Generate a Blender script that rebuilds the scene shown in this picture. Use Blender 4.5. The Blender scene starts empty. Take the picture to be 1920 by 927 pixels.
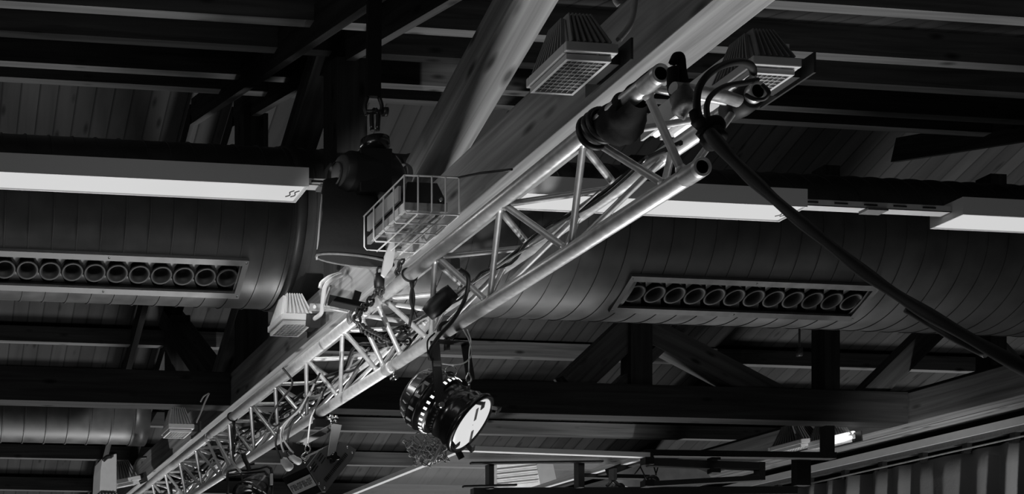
import bpy, math, random
from mathutils import Vector, Matrix
R = random.Random(7)
H = 4.0                      # eye height above the hall floor (the photographer stands on a gallery)
# ---------------------------------------------------------------- camera, world, lights
F, CX, CY = 2206.0, 70.0, 1273.0
PSI = math.atan(245 / 2206.0); SN, CS = math.sin(PSI), math.cos(PSI)
sc = bpy.context.scene
cd = bpy.data.cameras.new('camera'); cam = bpy.data.objects.new('camera', cd)
sc.collection.objects.link(cam); sc.camera = cam
cam.location = (0, 0, H); cam.rotation_euler = (math.radians(90), 0, -PSI)
cd.sensor_width = 36; cd.lens = F / 1920 * 36
cd.shift_x = (960 - CX) / 1920; cd.shift_y = (CY - 463.5) / 1920
cd.clip_start = 0.05; cd.clip_end = 100
sc.view_settings.view_transform = 'Standard'; sc.view_settings.look = 'None'
sc.view_settings.exposure = 0.0; sc.view_settings.gamma = 1; sc.view_settings.use_curve_mapping = False

w = bpy.data.worlds.new('world'); sc.world = w; w.use_nodes = True
nt = w.node_tree; bg = nt.nodes['Background']
tc = nt.nodes.new('ShaderNodeTexCoord'); sp = nt.nodes.new('ShaderNodeSeparateXYZ')
rp = nt.nodes.new('ShaderNodeValToRGB')
mp = nt.nodes.new('ShaderNodeMapRange'); mp.inputs['From Min'].default_value = -1; mp.inputs['From Max'].default_value = 1
nt.links.new(tc.outputs['Generated'], sp.inputs[0]); nt.links.new(sp.outputs['Z'], mp.inputs['Value'])
nt.links.new(mp.outputs[0], rp.inputs[0]); nt.links.new(rp.outputs[0], bg.inputs[0])
e = rp.color_ramp.elements
e[0].position = 0.0; e[0].color = (1, 1, 1, 1)
e[1].position = 0.065; e[1].color = (0.0, 0.0, 0.0, 1)
m1 = e.new(0.03); m1.color = (.6, .6, .6, 1)
bg.inputs[1].default_value = 1.5

def V(u, s, v): return Vector((u, s, v + H))
def lamp(name, kind, loc, target, power, size=1.0, sizey=None, spot=None, blend=.3):
    d = bpy.data.lights.new(name, kind); d.energy = power
    if kind == 'AREA':
        d.shape = 'RECTANGLE'; d.size = size; d.size_y = sizey or size
    if kind == 'SUN': d.angle = math.radians(size)
    if kind == 'SPOT':
        d.spot_size = math.radians(spot); d.spot_blend = blend; d.shadow_soft_size = size
    o = bpy.data.objects.new(name, d); sc.collection.objects.link(o)
    o.location = loc; o.rotation_euler = (Vector(target) - Vector(loc)).to_track_quat('-Z', 'Y').to_euler()
    return o
lamp('bounce_from_floor', 'SUN', V(0, 0, -3), V(-.36, -.36, -2), 2.2, 13)
# stage spots light the middle and far truss; the other lamps are added, unseen
lamp('added_key_overhead', 'AREA', V(0.6, 3.3, 2.2), V(1.9, 4.0, 1.4), 1.5, 1.6, .25)  # unseen lamp added as key for the truss pipes
lamp('stage_spot_middle', 'SPOT', V(-0.9, 1.6, -1.0), V(2.05, 5.05, 1.68), 1000, .05, spot=13, blend=.5)
lamp('stage_spot_far', 'SPOT', V(-1.6, 4.0, -1.4), V(1.95, 9.3, 1.75), 700, .05, spot=11, blend=.25)
lamp('added_key_near', 'SPOT', V(-1.5, 2.1, 1.72), V(1.93, 4.3, 1.45), 60, .12, spot=26, blend=.9)  # extra spot added to brighten the nearest truss section
lamp('added_fill_curtain', 'SPOT', V(6.3, 3.2, -1.6), V(7.42, 8.0, 1.0), 900, .1, spot=30, blend=.7)  # no known lamp here; added so the curtain folds show
lamp('added_fill_back', 'SPOT', V(3.6, 6.6, -.6), V(4.9, 9.3, 1.55), 520, .1, spot=34, blend=.6)  # invented source that brightens the backboard and pale shapes behind it
lamp('added_fill_right', 'AREA', V(7.0, 2.5, -1.2), V(3.5, 6.5, 2.2), 6, 2.5, 1.2)  # area fill added low at right, no window modelled
lamp('added_fill_left', 'AREA', V(-4.5, 3.0, -0.8), V(1.0, 8.0, 2.6), 4, 2.5, 1.2)  # second low fill, added on the left to reach the undersides

# ---------------------------------------------------------------- pixel ray helpers (world point on a known plane)
def pd(px, py, d):
    l = (px - CX) / F * d
    return V(l * CS + d * SN, d * CS - l * SN, (CY - py) / F * d)
def ps(px, py, s):
    a = (px - CX) / F; return pd(px, py, s / (CS - a * SN))
def pu(px, py, u):
    a = (px - CX) / F; return pd(px, py, u / (a * CS + SN))
def pv(px, py, v): return pd(px, py, v * F / (CY - py))

# ---------------------------------------------------------------- materials
MATS = {}
def newmat(name):
    m = bpy.data.materials.new(name); m.use_nodes = True; MATS[name] = m
    return m, m.node_tree, m.node_tree.nodes['Principled BSDF']
def g(c): return (c, c, c, 1)
def plain(name, c, rough=.5, metal=0., emit=0., bump=0., bs=60, var=0., spec=.5):
    m, t, b = newmat(name)
    b.inputs['Base Color'].default_value = g(c); b.inputs['Roughness'].default_value = rough
    b.inputs['Metallic'].default_value = metal; b.inputs['Specular IOR Level'].default_value = spec
    if emit:
        b.inputs['Emission Color'].default_value = g(1); b.inputs['Emission Strength'].default_value = emit
    if var or bump:
        tc = t.nodes.new('ShaderNodeTexCoord'); n = t.nodes.new('ShaderNodeTexNoise')
        n.inputs['Scale'].default_value = bs; n.inputs['Detail'].default_value = 4
        t.links.new(tc.outputs['Object'], n.inputs['Vector'])
        if var:
            mr = t.nodes.new('ShaderNodeMapRange'); mr.inputs['From Min'].default_value = .3; mr.inputs['From Max'].default_value = .7
            mr.inputs['To Min'].default_value = c * (1 - var); mr.inputs['To Max'].default_value = c * (1 + var)
            t.links.new(n.outputs['Fac'], mr.inputs['Value']); t.links.new(mr.outputs[0], b.inputs['Base Color'])
            mr2 = t.nodes.new('ShaderNodeMapRange')
            mr2.inputs['To Min'].default_value = max(.05, rough - .15); mr2.inputs['To Max'].default_value = rough + .15
            t.links.new(n.outputs['Fac'], mr2.inputs['Value']); t.links.new(mr2.outputs[0], b.inputs['Roughness'])
        if bump:
            bp = t.nodes.new('ShaderNodeBump'); bp.inputs['Strength'].default_value = bump; bp.inputs['Distance'].default_value = .004
            t.links.new(n.outputs['Fac'], bp.inputs['Height']); t.links.new(bp.outputs[0], b.inputs['Normal'])
    return m
def wood(name, c, seam=None, rough=.75, contrast=.35, knots=True, spec=.12, across=26):
    """UV in metres: x along the grain, y across; seam = plank width"""
    m, t, b = newmat(name); N, L = t.nodes, t.links
    uv = N.new('ShaderNodeUVMap'); mpg = N.new('ShaderNodeMapping'); mpg.inputs['Scale'].default_value = (1.2, across, 1)
    L.new(uv.outputs[0], mpg.inputs[0])
    n1 = N.new('ShaderNodeTexNoise'); n1.inputs['Scale'].default_value = 1; n1.inputs['Detail'].default_value = 6
    n1.inputs['Distortion'].default_value = .6
    L.new(mpg.outputs[0], n1.inputs['Vector'])
    mr = N.new('ShaderNodeMapRange'); mr.inputs['From Min'].default_value = .3; mr.inputs['From Max'].default_value = .7
    mr.inputs['To Min'].default_value = 1 - contrast; mr.inputs['To Max'].default_value = 1 + contrast
    L.new(n1.outputs['Fac'], mr.inputs['Value'])
    val = mr.outputs[0]
    def mul(a, bb):
        x = N.new('ShaderNodeMath'); x.operation = 'MULTIPLY'; L.new(a, x.inputs[0])
        if isinstance(bb, float): x.inputs[1].default_value = bb
        else: L.new(bb, x.inputs[1])
        return x.outputs[0]
    if knots:
        m2 = N.new('ShaderNodeMapping'); m2.inputs['Scale'].default_value = (3.2, 9, 1); L.new(uv.outputs[0], m2.inputs[0])
        vo = N.new('ShaderNodeTexVoronoi'); vo.inputs['Scale'].default_value = 1; L.new(m2.outputs[0], vo.inputs['Vector'])
        kr = N.new('ShaderNodeMapRange'); kr.inputs['From Min'].default_value = .06; kr.inputs['From Max'].default_value = .19
        kr.inputs['To Min'].default_value = .25; kr.inputs['To Max'].default_value = 1; L.new(vo.outputs['Distance'], kr.inputs['Value'])
        val = mul(val, kr.outputs[0])
    if seam:
        sx = N.new('ShaderNodeSeparateXYZ'); L.new(uv.outputs[0], sx.inputs[0])
        dv = N.new('ShaderNodeMath'); dv.operation = 'DIVIDE'; L.new(sx.outputs['Y'], dv.inputs[0]); dv.inputs[1].default_value = seam
        fr = N.new('ShaderNodeMath'); fr.operation = 'FRACT'; L.new(dv.outputs[0], fr.inputs[0])
        sm = N.new('ShaderNodeMapRange'); sm.inputs['From Min'].default_value = 0; sm.inputs['From Max'].default_value = .13
        sm.inputs['To Min'].default_value = .06; sm.inputs['To Max'].default_value = 1; L.new(fr.outputs[0], sm.inputs['Value'])
        val = mul(val, sm.outputs[0])
        fl = N.new('ShaderNodeMath'); fl.operation = 'FLOOR'; L.new(dv.outputs[0], fl.inputs[0])
        wn = N.new('ShaderNodeTexWhiteNoise'); wn.noise_dimensions = '1D'; L.new(fl.outputs[0], wn.inputs['W'])
        wr = N.new('ShaderNodeMapRange'); wr.inputs['To Min'].default_value = .7; wr.inputs['To Max'].default_value = 1.3
        L.new(wn.outputs['Value'], wr.inputs['Value']); val = mul(val, wr.outputs[0])
    val = mul(val, float(c))
    L.new(val, b.inputs['Base Color']); b.inputs['Roughness'].default_value = rough
    b.inputs['Specular IOR Level'].default_value = spec
    return m
wood('timber', .29, contrast=.42); wood('timber_half_shaded', .13); wood('timber_shaded', .045); wood('planks', .031, seam=.125, contrast=.25, across=9); wood('purlin', .11)  # one timber; its mid and dark copies carry shade in the colour
wood('slats', .8, seam=.1, knots=False, contrast=.05)
plain('aluminium', .66, .36, .42, bump=.12, bs=45, var=.10)
plain('aluminium_dull', .45, .45, .4, var=.15)
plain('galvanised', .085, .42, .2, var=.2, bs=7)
plain('nozzle', .02, .6); plain('galv_frame', .10, .45, .2, var=.15, bs=20)
plain('black', .008, .5); plain('black_gloss', .014, .2, spec=.9); plain('rubber', .01, .6)
plain('black_cloth', .022, .85, bump=.5, bs=40, spec=.08)
plain('dark_steel', .05, .4, .4); plain('grey_steel', .18, .45, .5, var=.15)
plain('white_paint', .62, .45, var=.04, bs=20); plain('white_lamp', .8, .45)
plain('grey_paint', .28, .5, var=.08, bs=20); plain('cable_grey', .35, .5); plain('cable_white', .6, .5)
plain('chrome', .75, .18, 1.0); plain('plate', .13, .45); plain('wire', .85, .4); plain('yoke_grey', .42, .4, .3); plain('tape', .55, .5, bump=.3); plain('tape_dark', .12, .6, bump=.4, var=.3)
plain('diffuser', .05, .5, emit=.62, spec=.1); plain('tube_lit', .5, .5, emit=1.0); plain('lens_lit', .05, .4, emit=.68)
plain('glass_grid', .10, .25, 0, var=.3, bs=30); plain('board_white', .85, .4); plain('curtain', .17, .8, bump=.3, spec=.2)
plain('net', .30, .8); plain('label', .42, .5); plain('label_dark', .12, .6); plain('panel_pale', .75, .6, var=.15, bs=12)
m, t, b = newmat('acrylic'); b.inputs['Base Color'].default_value = g(.7); b.inputs['Roughness'].default_value = .12
b.inputs['Alpha'].default_value = .14
plain('lamp_glass', .5, .08, .9, var=.4, bs=60)

# ---------------------------------------------------------------- mesh builder
class MB:
    def __init__(s): s.v = []; s.f = []; s.uv = {}; s.sm = []
    def face(s, idx, uv=None, smooth=False):
        s.f.append(tuple(idx)); s.sm.append(smooth)
        if uv: s.uv[len(s.f) - 1] = uv
    def box8(s, c, axis_len=None):
        """c: 8 corners, bottom 4 then top 4 (same order)"""
        b = len(s.v); s.v += [Vector(x) for x in c]
        off = R.random() * 20
        for q in ((0, 3, 2, 1), (4, 5, 6, 7), (0, 1, 5, 4), (1, 2, 6, 5), (2, 3, 7, 6), (3, 0, 4, 7)):
            P = [Vector(c[i]) for i in q]
            e1, e2 = P[1] - P[0], P[3] - P[0]
            ax = e1.normalized() if e1.length >= e2.length else e2.normalized()
            ot = e2.normalized() if e1.length >= e2.length else e1.normalized()
            s.face([b + i for i in q], [((p - P[0]).dot(ax) + off, (p - P[0]).dot(ot) + off * .37) for p in P])
        return s
    def box(s, x0, y0, z0, x1, y1, z1):
        return s.box8([(x0, y0, z0), (x1, y0, z0), (x1, y1, z0), (x0, y1, z0), (x0, y0, z1), (x1, y0, z1), (x1, y1, z1), (x0, y1, z1)])
    def beam(s, p0, p1, w, h, up=(0, 0, 1)):
        """box from p0 to p1 centred, w sideways, h along up"""
        p0, p1 = Vector(p0), Vector(p1); a = (p1 - p0).normalized(); side = a.cross(Vector(up)).normalized(); u = side.cross(a).normalized()
        x, y = side * w / 2, u * h / 2
        return s.box8([p0 - x - y, p0 + x - y, p1 + x - y, p1 - x - y, p0 - x + y, p0 + x + y, p1 + x + y, p1 - x + y])
    def tube(s, pts, r, n=12, closed=False, cap=True):
        pts = [Vector(p) for p in pts]; m = len(pts); b = len(s.v)
        rr = r if isinstance(r, (list, tuple)) else [r] * m
        tang = []
        for i in range(m):
            if closed: tt = pts[(i + 1) % m] - pts[i - 1]
            else: tt = pts[min(i + 1, m - 1)] - pts[max(i - 1, 0)]
            tang.append(tt.normalized())
        ref = Vector((0, 0, 1)) if abs(tang[0].z) < .9 else Vector((1, 0, 0))
        nrm = (ref - tang[0] * ref.dot(tang[0])).normalized()
        for i in range(m):
            nrm = (nrm - tang[i] * nrm.dot(tang[i])).normalized(); bn = tang[i].cross(nrm)
            for k in range(n):
                a = 2 * math.pi * k / n
                s.v.append(pts[i] + (nrm * math.cos(a) + bn * math.sin(a)) * rr[i])
        for i in range(m if closed else m - 1):
            j = (i + 1) % m
            for k in range(n):
                l = (k + 1) % n
                s.face([b + i * n + k, b + i * n + l, b + j * n + l, b + j * n + k], smooth=True)
        if cap and not closed:
            s.face([b + k for k in range(n)][::-1]); s.face([b + (m - 1) * n + k for k in range(n)])
        return s
    def lathe(s, prof, o, axis, n=32, closed=False, skip=None):
        """prof [(along, radius)]"""
        o = Vector(o); ax = Vector(axis).normalized()
        ref = Vector((0, 0, 1)) if abs(ax.z) < .9 else Vector((1, 0, 0))
        e1 = (ref - ax * ref.dot(ax)).normalized(); e2 = ax.cross(e1); b = len(s.v)
        for (a, r) in prof:
            for k in range(n):
                t = 2 * math.pi * k / n
                s.v.append(o + ax * a + (e1 * math.cos(t) + e2 * math.sin(t)) * r)
        m = len(prof)
        for i in range(m if closed else m - 1):
            j = (i + 1) % m
            for k in range(n):
                if skip and skip(i, k): continue
                l = (k + 1) % n
                s.face([b + i * n + k, b + i * n + l, b + j * n + l, b + j * n + k], smooth=True)
        return s
    def pipe(s, p0, p1, ro, ri, n=20):
        p0, p1 = Vector(p0), Vector(p1); L = (p1 - p0).length
        return s.lathe([(0, ri), (0.0, ro - .001), (.001, ro), (L - .001, ro), (L, ro - .001), (L, ri)], p0, p1 - p0, n, closed=True)
    def prism(s, poly, d):
        """poly: 3D points, extruded by vector d"""
        b = len(s.v); n = len(poly); d = Vector(d)
        s.v += [Vector(p) for p in poly] + [Vector(p) + d for p in poly]
        s.face(list(range(b, b + n))[::-1]); s.face(list(range(b + n, b + 2 * n)))
        for i in range(n):
            j = (i + 1) % n; s.face([b + i, b + j, b + n + j, b + n + i])
        return s
    def build(s, name, mat, parent=None, loc=None, bevel=0, smooth_angle=None):
        org = Vector((0, 0, 0))
        if parent is not None:
            org = Vector(parent['_o']) if '_o' in parent else Vector((0, 0, 0))
        elif loc is not None: org = Vector(loc)
        elif s.v:
            lo = [min(v[i] for v in s.v) for i in range(3)]; hi = [max(v[i] for v in s.v) for i in range(3)]
            org = Vector(((lo[0] + hi[0]) / 2, (lo[1] + hi[1]) / 2, lo[2]))
        me = bpy.data.meshes.new(name); me.from_pydata([v - org for v in s.v], [], s.f)
        ul = me.uv_layers.new(name='UVMap')
        for p in me.polygons:
            p.use_smooth = s.sm[p.index]
            if p.index in s.uv:
                for li, c in zip(p.loop_indices, s.uv[p.index]): ul.data[li].uv = c
        me.materials.append(MATS[mat]); me.update()
        import bmesh
        bm = bmesh.new(); bm.from_mesh(me); bmesh.ops.recalc_face_normals(bm, faces=bm.faces); bm.to_mesh(me); bm.free()
        o = bpy.data.objects.new(name, me); sc.collection.objects.link(o)
        if parent is not None: o.parent = parent; o['_o'] = list(org)
        else: o.location = org; o['_o'] = list(org)
        if bevel:
            md = o.modifiers.new('bevel', 'BEVEL'); md.width = bevel; md.segments = 2; md.limit_method = 'ANGLE'
        return o
def tag(o, label, cat, group=None):
    o['label'] = label; o['category'] = cat
    if group: o['group'] = group
    return o
def thing(name, loc, label, cat, group=None):
    o = bpy.data.objects.new(name, None); sc.collection.objects.link(o); o.location = loc; o['_o'] = list(loc)
    o.empty_display_size = .05
    return tag(o, label, cat, group)
def dup(root, loc, label, rot=None, scale=None, group=None):
    r = root.copy(); sc.collection.objects.link(r); r.location = loc; r['label'] = label
    if rot: r.rotation_euler = rot
    if scale: r.scale = scale
    if group: r['group'] = group
    for ch in list(root.children):
        c = ch.copy(); sc.collection.objects.link(c); c.parent = r
        for gg in list(ch.children):
            d = gg.copy(); sc.collection.objects.link(d); d.parent = c
    return r
def cat(pts, k=8):
    P = [Vector(p) for p in pts]; P = [P[0] * 2 - P[1]] + P + [P[-1] * 2 - P[-2]]; out = []
    for i in range(1, len(P) - 2):
        a, b, c, d = P[i - 1:i + 3]
        for j in range(k):
            t = j / k
            out.append(.5 * ((2 * b) + (c - a) * t + (2 * a - 5 * b + 4 * c - d) * t * t + (3 * b - a - 3 * c + d) * t ** 3))
    out.append(P[-2]); return out

# ---------------------------------------------------------------- roof
NB = lambda s: 1.455 + .302 * s           # underside of the purlins, near slope
FB = lambda s: 7.16 - .439 * s            # underside of the purlins, far slope
def slab(s0, v0, s1, v1, name):
    m = MB(); x0, x1 = -4.0, 13.0
    L = math.hypot(s1 - s0, v1 - v0)
    b = [V(x0, s0, v0), V(x1, s0, v0), V(x1, s1, v1), V(x0, s1, v1)]
    up = Vector((0, 0, .04))
    m.v += b + [p + up for p in b]
    m.face([0, 3, 2, 1], [(0, x0), (L, x0), (L, x1), (0, x1)])
    m.face([4, 5, 6, 7]); m.face([0, 1, 5, 4]); m.face([1, 2, 6, 5]); m.face([2, 3, 7, 6]); m.face([3, 0, 4, 7])
    o = m.build(name, 'planks', loc=(0, 0, 0)); o['kind'] = 'structure'; return o
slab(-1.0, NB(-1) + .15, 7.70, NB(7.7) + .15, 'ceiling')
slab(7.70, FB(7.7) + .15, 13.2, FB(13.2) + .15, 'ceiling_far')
near = [(4.58, 'timber purlin nearest to the camera, crossing the top right corner'),
        (5.33, 'timber purlin along the very top edge at left'),
        (5.87, 'timber purlin below the topmost one at upper left'),
        (6.54, 'thin dark timber purlin just in front of the ridge purlin'),
        (6.96, 'timber purlin directly above the upper left planks')]
for s, lab in near:
    m = MB(); m.box8([V(-4, s - .03, NB(s)), V(12.8, s - .03, NB(s)), V(12.8, s + .03, NB(s)), V(-4, s + .03, NB(s)),
                      V(-4, s - .03, NB(s) + .14), V(12.8, s - .03, NB(s) + .14), V(12.8, s + .03, NB(s) + .14), V(-4, s + .03, NB(s) + .14)])
    tag(m.build('purlin', 'purlin'), lab, 'purlin', 'purlins under the roof boards')
far = [(8.3, 'timber purlin hidden partly by the big duct, first beyond the ridge'), (9.86, 'timber purlin under planks just below the big duct'),
       (10.38, 'timber purlin behind the long cross beam'), (10.9, 'timber purlin just below the long cross beam'),
       (11.42, 'pale timber purlin passing behind the basketball net'), (11.94, 'lowest timber purlin along the bottom edge at left')]
for s, lab in far:
    m = MB(); a = FB(s)
    m.box8([V(-4, s - .04, a), V(12.8, s - .04, a), V(12.8, s + .04, a), V(-4, s + .04, a), V(-4, s - .04, a + .13), V(12.8, s - .04, a + .13), V(12.8, s + .04, a + .13), V(-4, s + .04, a + .13)])
    tag(m.build('purlin', 'purlin'), lab, 'purlin', 'purlins under the roof boards')

# ---------------------------------------------------------------- roof truss along the room (thick beam behind the lighting truss)
def long_truss(u0, u1, tops, label, main):
    t = thing('roof_truss', V(u0, 2, 1.8), label, 'roof truss')
    m = MB(); m.box8([V(u0, .6, 1.8), V(u1, .6, 1.8), V(u1, 12.4, 1.8), V(u0, 12.4, 1.8), V(u0, .6, 2.018), V(u1, .6, 2.018), V(u1, 12.4, 2.018), V(u0, 12.4, 2.018)])
    m.build('bottom_chord', 'timber', t, bevel=.004)
    for uu in tops:
        m = MB(); a, b = V(uu, .2, 1.36 + .305 * .2 + .08), V(uu, 7.7, 1.36 + .305 * 7.7 + .08)
        m.beam(a, b, .05, .16); m.build('top_chord', 'timber_shaded', t)
        if main:
            m = MB(); m.beam(b, V(uu, 12.4, FB(12.4) - .02), .05, .14); m.build('top_chord', 'timber_shaded', t)
    return t
T = long_truss(2.126, 2.291, (2.20, 1.91), 'long roof truss of pale timber running diagonally behind the lighting truss', True)
def web(p, q, w, h, name, parent, mat='timber', up=(0, 0, 1)):
    m = MB(); m.beam(p, q, w, h, up); return m.build(name, mat, parent, bevel=.003)
def webD1(a, b, h, ext=(0, 0), mat='timber'):
    """a,b: pixels on the lower left arris; timber stands on that arris"""
    p, q = pu(a[0], a[1], 2.126), pu(b[0], b[1], 2.126); d = (q - p).normalized()
    p = p - d * ext[0]; q = q + d * ext[1]
    up = Vector((1, 0, 0)).cross(d); up = up if up.z > 0 else -up
    o = Vector((.0825, 0, 0)) + up * h / 2
    return web(p + o, q + o, .165 if abs(up.z) > 0 else .165, h, 'diagonal', T, mat, up)
webD1((790, 310), (962, 0), .13, (.12, .35))
webD1((395, 745), (600, 84), .13, (.0, .3), 'timber_half_shaded')
m = MB(); m.box8([V(2.13, 5.66, 2.0), V(2.287, 5.66, 2.0), V(2.287, 5.85, 2.0), V(2.13, 5.85, 2.0), V(2.13, 5.66, 3.1), V(2.287, 5.66, 3.1), V(2.287, 5.85, 3.15), V(2.13, 5.85, 3.15)])
m.build('post', 'timber_shaded', T)
m = MB(); m.box8([V(2.13, 7.28, 2.0), V(2.287, 7.28, 2.0), V(2.287, 7.5, 2.0), V(2.13, 7.5, 2.0), V(2.13, 7.28, 3.6), V(2.287, 7.28, 3.6), V(2.287, 7.5, 3.65), V(2.13, 7.5, 3.65)])
m.build('post', 'timber_shaded', T)
webD1((385, 740), (283, 590), .16, (0, .25), 'timber_shaded')
webD1((222, 705), (262, 585), .10, (0.1, .3), 'timber_half_shaded')
m = MB(); m.box8([V(2.13, 9.35, 2.0), V(2.287, 9.35, 2.0), V(2.287, 9.6, 2.0), V(2.13, 9.6, 2.0), V(2.13, 9.35, 2.95), V(2.287, 9.35, 2.95), V(2.287, 9.6, 2.85), V(2.13, 9.6, 2.85)])
m.build('post', 'timber_shaded', T)
T2 = long_truss(7.03, 7.2, (7.05,), 'long timber roof beam above the curtain at lower right', False)

# cross truss under the ridge
X = thing('roof_truss', V(4.5, 7.65, 1.8), 'shaded cross truss with posts and diagonals spanning the hall below the ridge', 'roof truss')
for (a, b) in ((-4, 2.12), (2.30, 7.02)):
    m = MB(); m.box8([V(a, 7.57, 1.8), V(b, 7.57, 1.8), V(b, 7.73, 1.8), V(a, 7.73, 1.8), V(a, 7.57, 2.02), V(b, 7.57, 2.02), V(b, 7.73, 2.02), V(a, 7.73, 2.02)])
    m.build('bottom_chord', 'timber_shaded', X)
for (x0, x1, top) in ((1548, 1577, 3.6), (1185, 1225, 3.6), (1860, 1890, 3.6)):
    a, b = ps(x0, 757, 7.57), ps(x1, 757, 7.57)
    m = MB(); m.box(a.x, 7.58, H + 2.0, b.x, 7.70, H + top); m.build('post', 'timber_shaded', X)
for (a, b, wd) in (((1464, 756), (1262, 650), .17), ((1611, 756), (1748, 620), .14), ((1069, 724), (1200, 600), .20), ((1160, 724), (1235, 652), .07), ((1850, 640), (1930, 725), .1)):
    kk = .004 * len(X.children); p, q = ps(a[0], a[1], 7.645 + kk), ps(b[0], b[1], 7.645 + kk); q = q + (q - p).normalized() * .25; p = p - (q - p).normalized() * .03
    m = MB(); m.beam(p, q, .12, wd, (0, 0, 1)); m.build('diagonal', 'timber_half_shaded', X)

# right side: soffit boards, curtain rail, curtain
m = MB(); m.box8([V(7.21, .6, 1.80), V(7.43, .6, 1.80), V(7.43, 12.4, 1.80), V(7.21, 12.4, 1.80), V(7.21, .6, 1.84), V(7.43, .6, 1.84), V(7.43, 12.4, 1.84), V(7.21, 12.4, 1.84)])
o = m.build('trim_1', 'timber', loc=(0, 0, 0)); o['kind'] = 'structure'
m = MB(); m.box8([V(7.6, .6, -4), V(7.7, .6, -4), V(7.7, 12.6, -4), V(7.6, 12.6, -4), V(7.6, .6, 2.2), V(7.7, .6, 2.2), V(7.7, 12.6, 2.2), V(7.6, 12.6, 2.2)])
o = m.build('wall_right', 'black', loc=(0, 0, 0)); o['kind'] = 'structure'
cr = thing('curtain_rail', V(7.4, 7, 1.7), 'pale curtain rail box running above the curtain at lower right', 'curtain rail')
m = MB(); m.box(7.36, 2, H + 1.69, 7.47, 12.3, H + 1.745); m.build('rail_box', 'white_paint', cr)
m = MB(); m.box(7.38, 2, H + 1.655, 7.45, 12.3, H + 1.688); m.build('runner_track', 'grey_steel', cr)
for k in range(16):
    y = 6.4 + k * .36
    m = MB(); m.box(7.39, y, H + 1.60, 7.43, y + .04, H + 1.655); m.box(7.375, y + .01, H + 1.585, 7.445, y + .03, H + 1.615); m.build('runner', 'black', cr)
m = MB(); n = 420
for i in range(n + 1):
    y = 4.6 + i * 7.6 / n
    ph = y * 27 + 1.6 * math.sin(y * 2.3) + .8 * math.sin(y * 7.1)
    for j, z in enumerate((1.60, 1.45, 1.2, .8, .3, -.5)):
        a = .10 * (.6 + .4 * math.sin(y * 3.7 + 1)) * (math.sin(ph) + .4 * math.sin(ph * .5 + 1)) * (.45 + .1 * j)
        m.v.append(V(7.44 + a, y + .01 * math.sin(ph * 2), z))
for i in range(n):
    for j in range(5):
        m.face([i * 6 + j, (i + 1) * 6 + j, (i + 1) * 6 + j + 1, i * 6 + j + 1], smooth=True)
o = m.build('curtain', 'curtain'); tag(o, 'grey pleated curtain hanging from the rail at lower right', 'curtain')
so = o.modifiers.new('s', 'SOLIDIFY'); so.thickness = .004
m = MB(); m.tube([pu(1500, 912, 7.30), pu(1578, 894, 7.30), pu(1920, 818, 7.30), pu(2100, 775, 7.30)], .006, 6)
tag(m.build('steel_wire', 'aluminium_dull'), 'taut thin wire stretched in front of the curtain', 'wire')

# ---------------------------------------------------------------- ducts
def duct(name, s0, v0, r, u0, u1, label, wins, pitch=.125, group=None, endcap=True):
    t = thing(name, V((u0 + u1) / 2, s0, v0 - r), label, 'duct', group)
    prof = []; u = u0; k = 0
    us = [u0]
    while u < u1 - .01:
        nu = min(u + pitch, u1)
        prof += [(u - u0, r), (nu - u0 - .009, r), (nu - u0 - .009, r), (nu - u0 - .008, r + .005), (nu - u0 - .008, r + .005), (nu - u0 - .002, r + .005), (nu - u0 - .002, r + .005), (nu - u0 - .0, r)]
        u = nu
    n = 96; m = MB(); c = V(u0, s0, v0)
    # lathe with axis +X: e1 = Z, e2 = X x Z = -Y  -> angle t: Z cos t - Y sin t
    def skip(i, k):
        if i + 1 < len(prof) and prof[i] == prof[i + 1]: return True
        a = prof[i][0] + u0; b = prof[min(i + 1, len(prof) - 1)][0] + u0
        for (wa, wb, ta, tb) in wins:
            if a > wa and b < wb and ta < k + .5 < tb: return True
        return False
    m.lathe(prof, c, (1, 0, 0), n, skip=skip)
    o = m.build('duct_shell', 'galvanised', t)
    if endcap:
        for uu, d in ((u0, -1), (u1, 1)):
            m = MB(); m.lathe([(0, r), (.01 * d, r + .012), (.03 * d, r + .012), (.03 * d, 0.001)], V(uu, s0, v0), (1, 0, 0), 64); m.build('end_cap', 'galvanised', t)
    return t
DS, DV, DR = 6.35, 2.49, .42
def on_duct(py, x=500):
    p = ps(x, py, 1.0); k = (p.z - H)          # v = k s
    A = 1 + k * k; B = -2 * (DS + k * DV); Cc = DS ** 2 + DV ** 2 - DR ** 2
    s = (-B - math.sqrt(B * B - 4 * A * Cc)) / (2 * A); return s, k * s
def ang(s, v): return math.atan2(-(s - DS), v - DV) % (2 * math.pi)   # matches Z cos t - Y sin t
s1, v1 = on_duct(496, 470); s2, v2 = on_duct(548, 470)
a1, a2 = ang(s1, v1), ang(s2, v2)
k1, k2 = a1 / (2 * math.pi) * 96, a2 / (2 * math.pi) * 96
k1, k2 = min(k1, k2), max(k1, k2)
WIN = [(.30, 1.79), (3.93, 5.42)]
D = duct('air_duct', DS, DV, DR, -3.5, 7.58, 'large round ventilation duct of seamed sheet metal running behind the strip lights', [(a + .02, b - .02, k1, k2) for a, b in WIN], endcap=False)
P1, P2 = V(0, s1, v1), V(0, s2, v2)         # upper and lower edge of the grilles on the duct skin
dn = (P2 - P1); hgt = dn.length; dn.normalize(); nm = dn.cross(Vector((1, 0, 0))).normalized()
if nm.y > 0: nm = -nm
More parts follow.
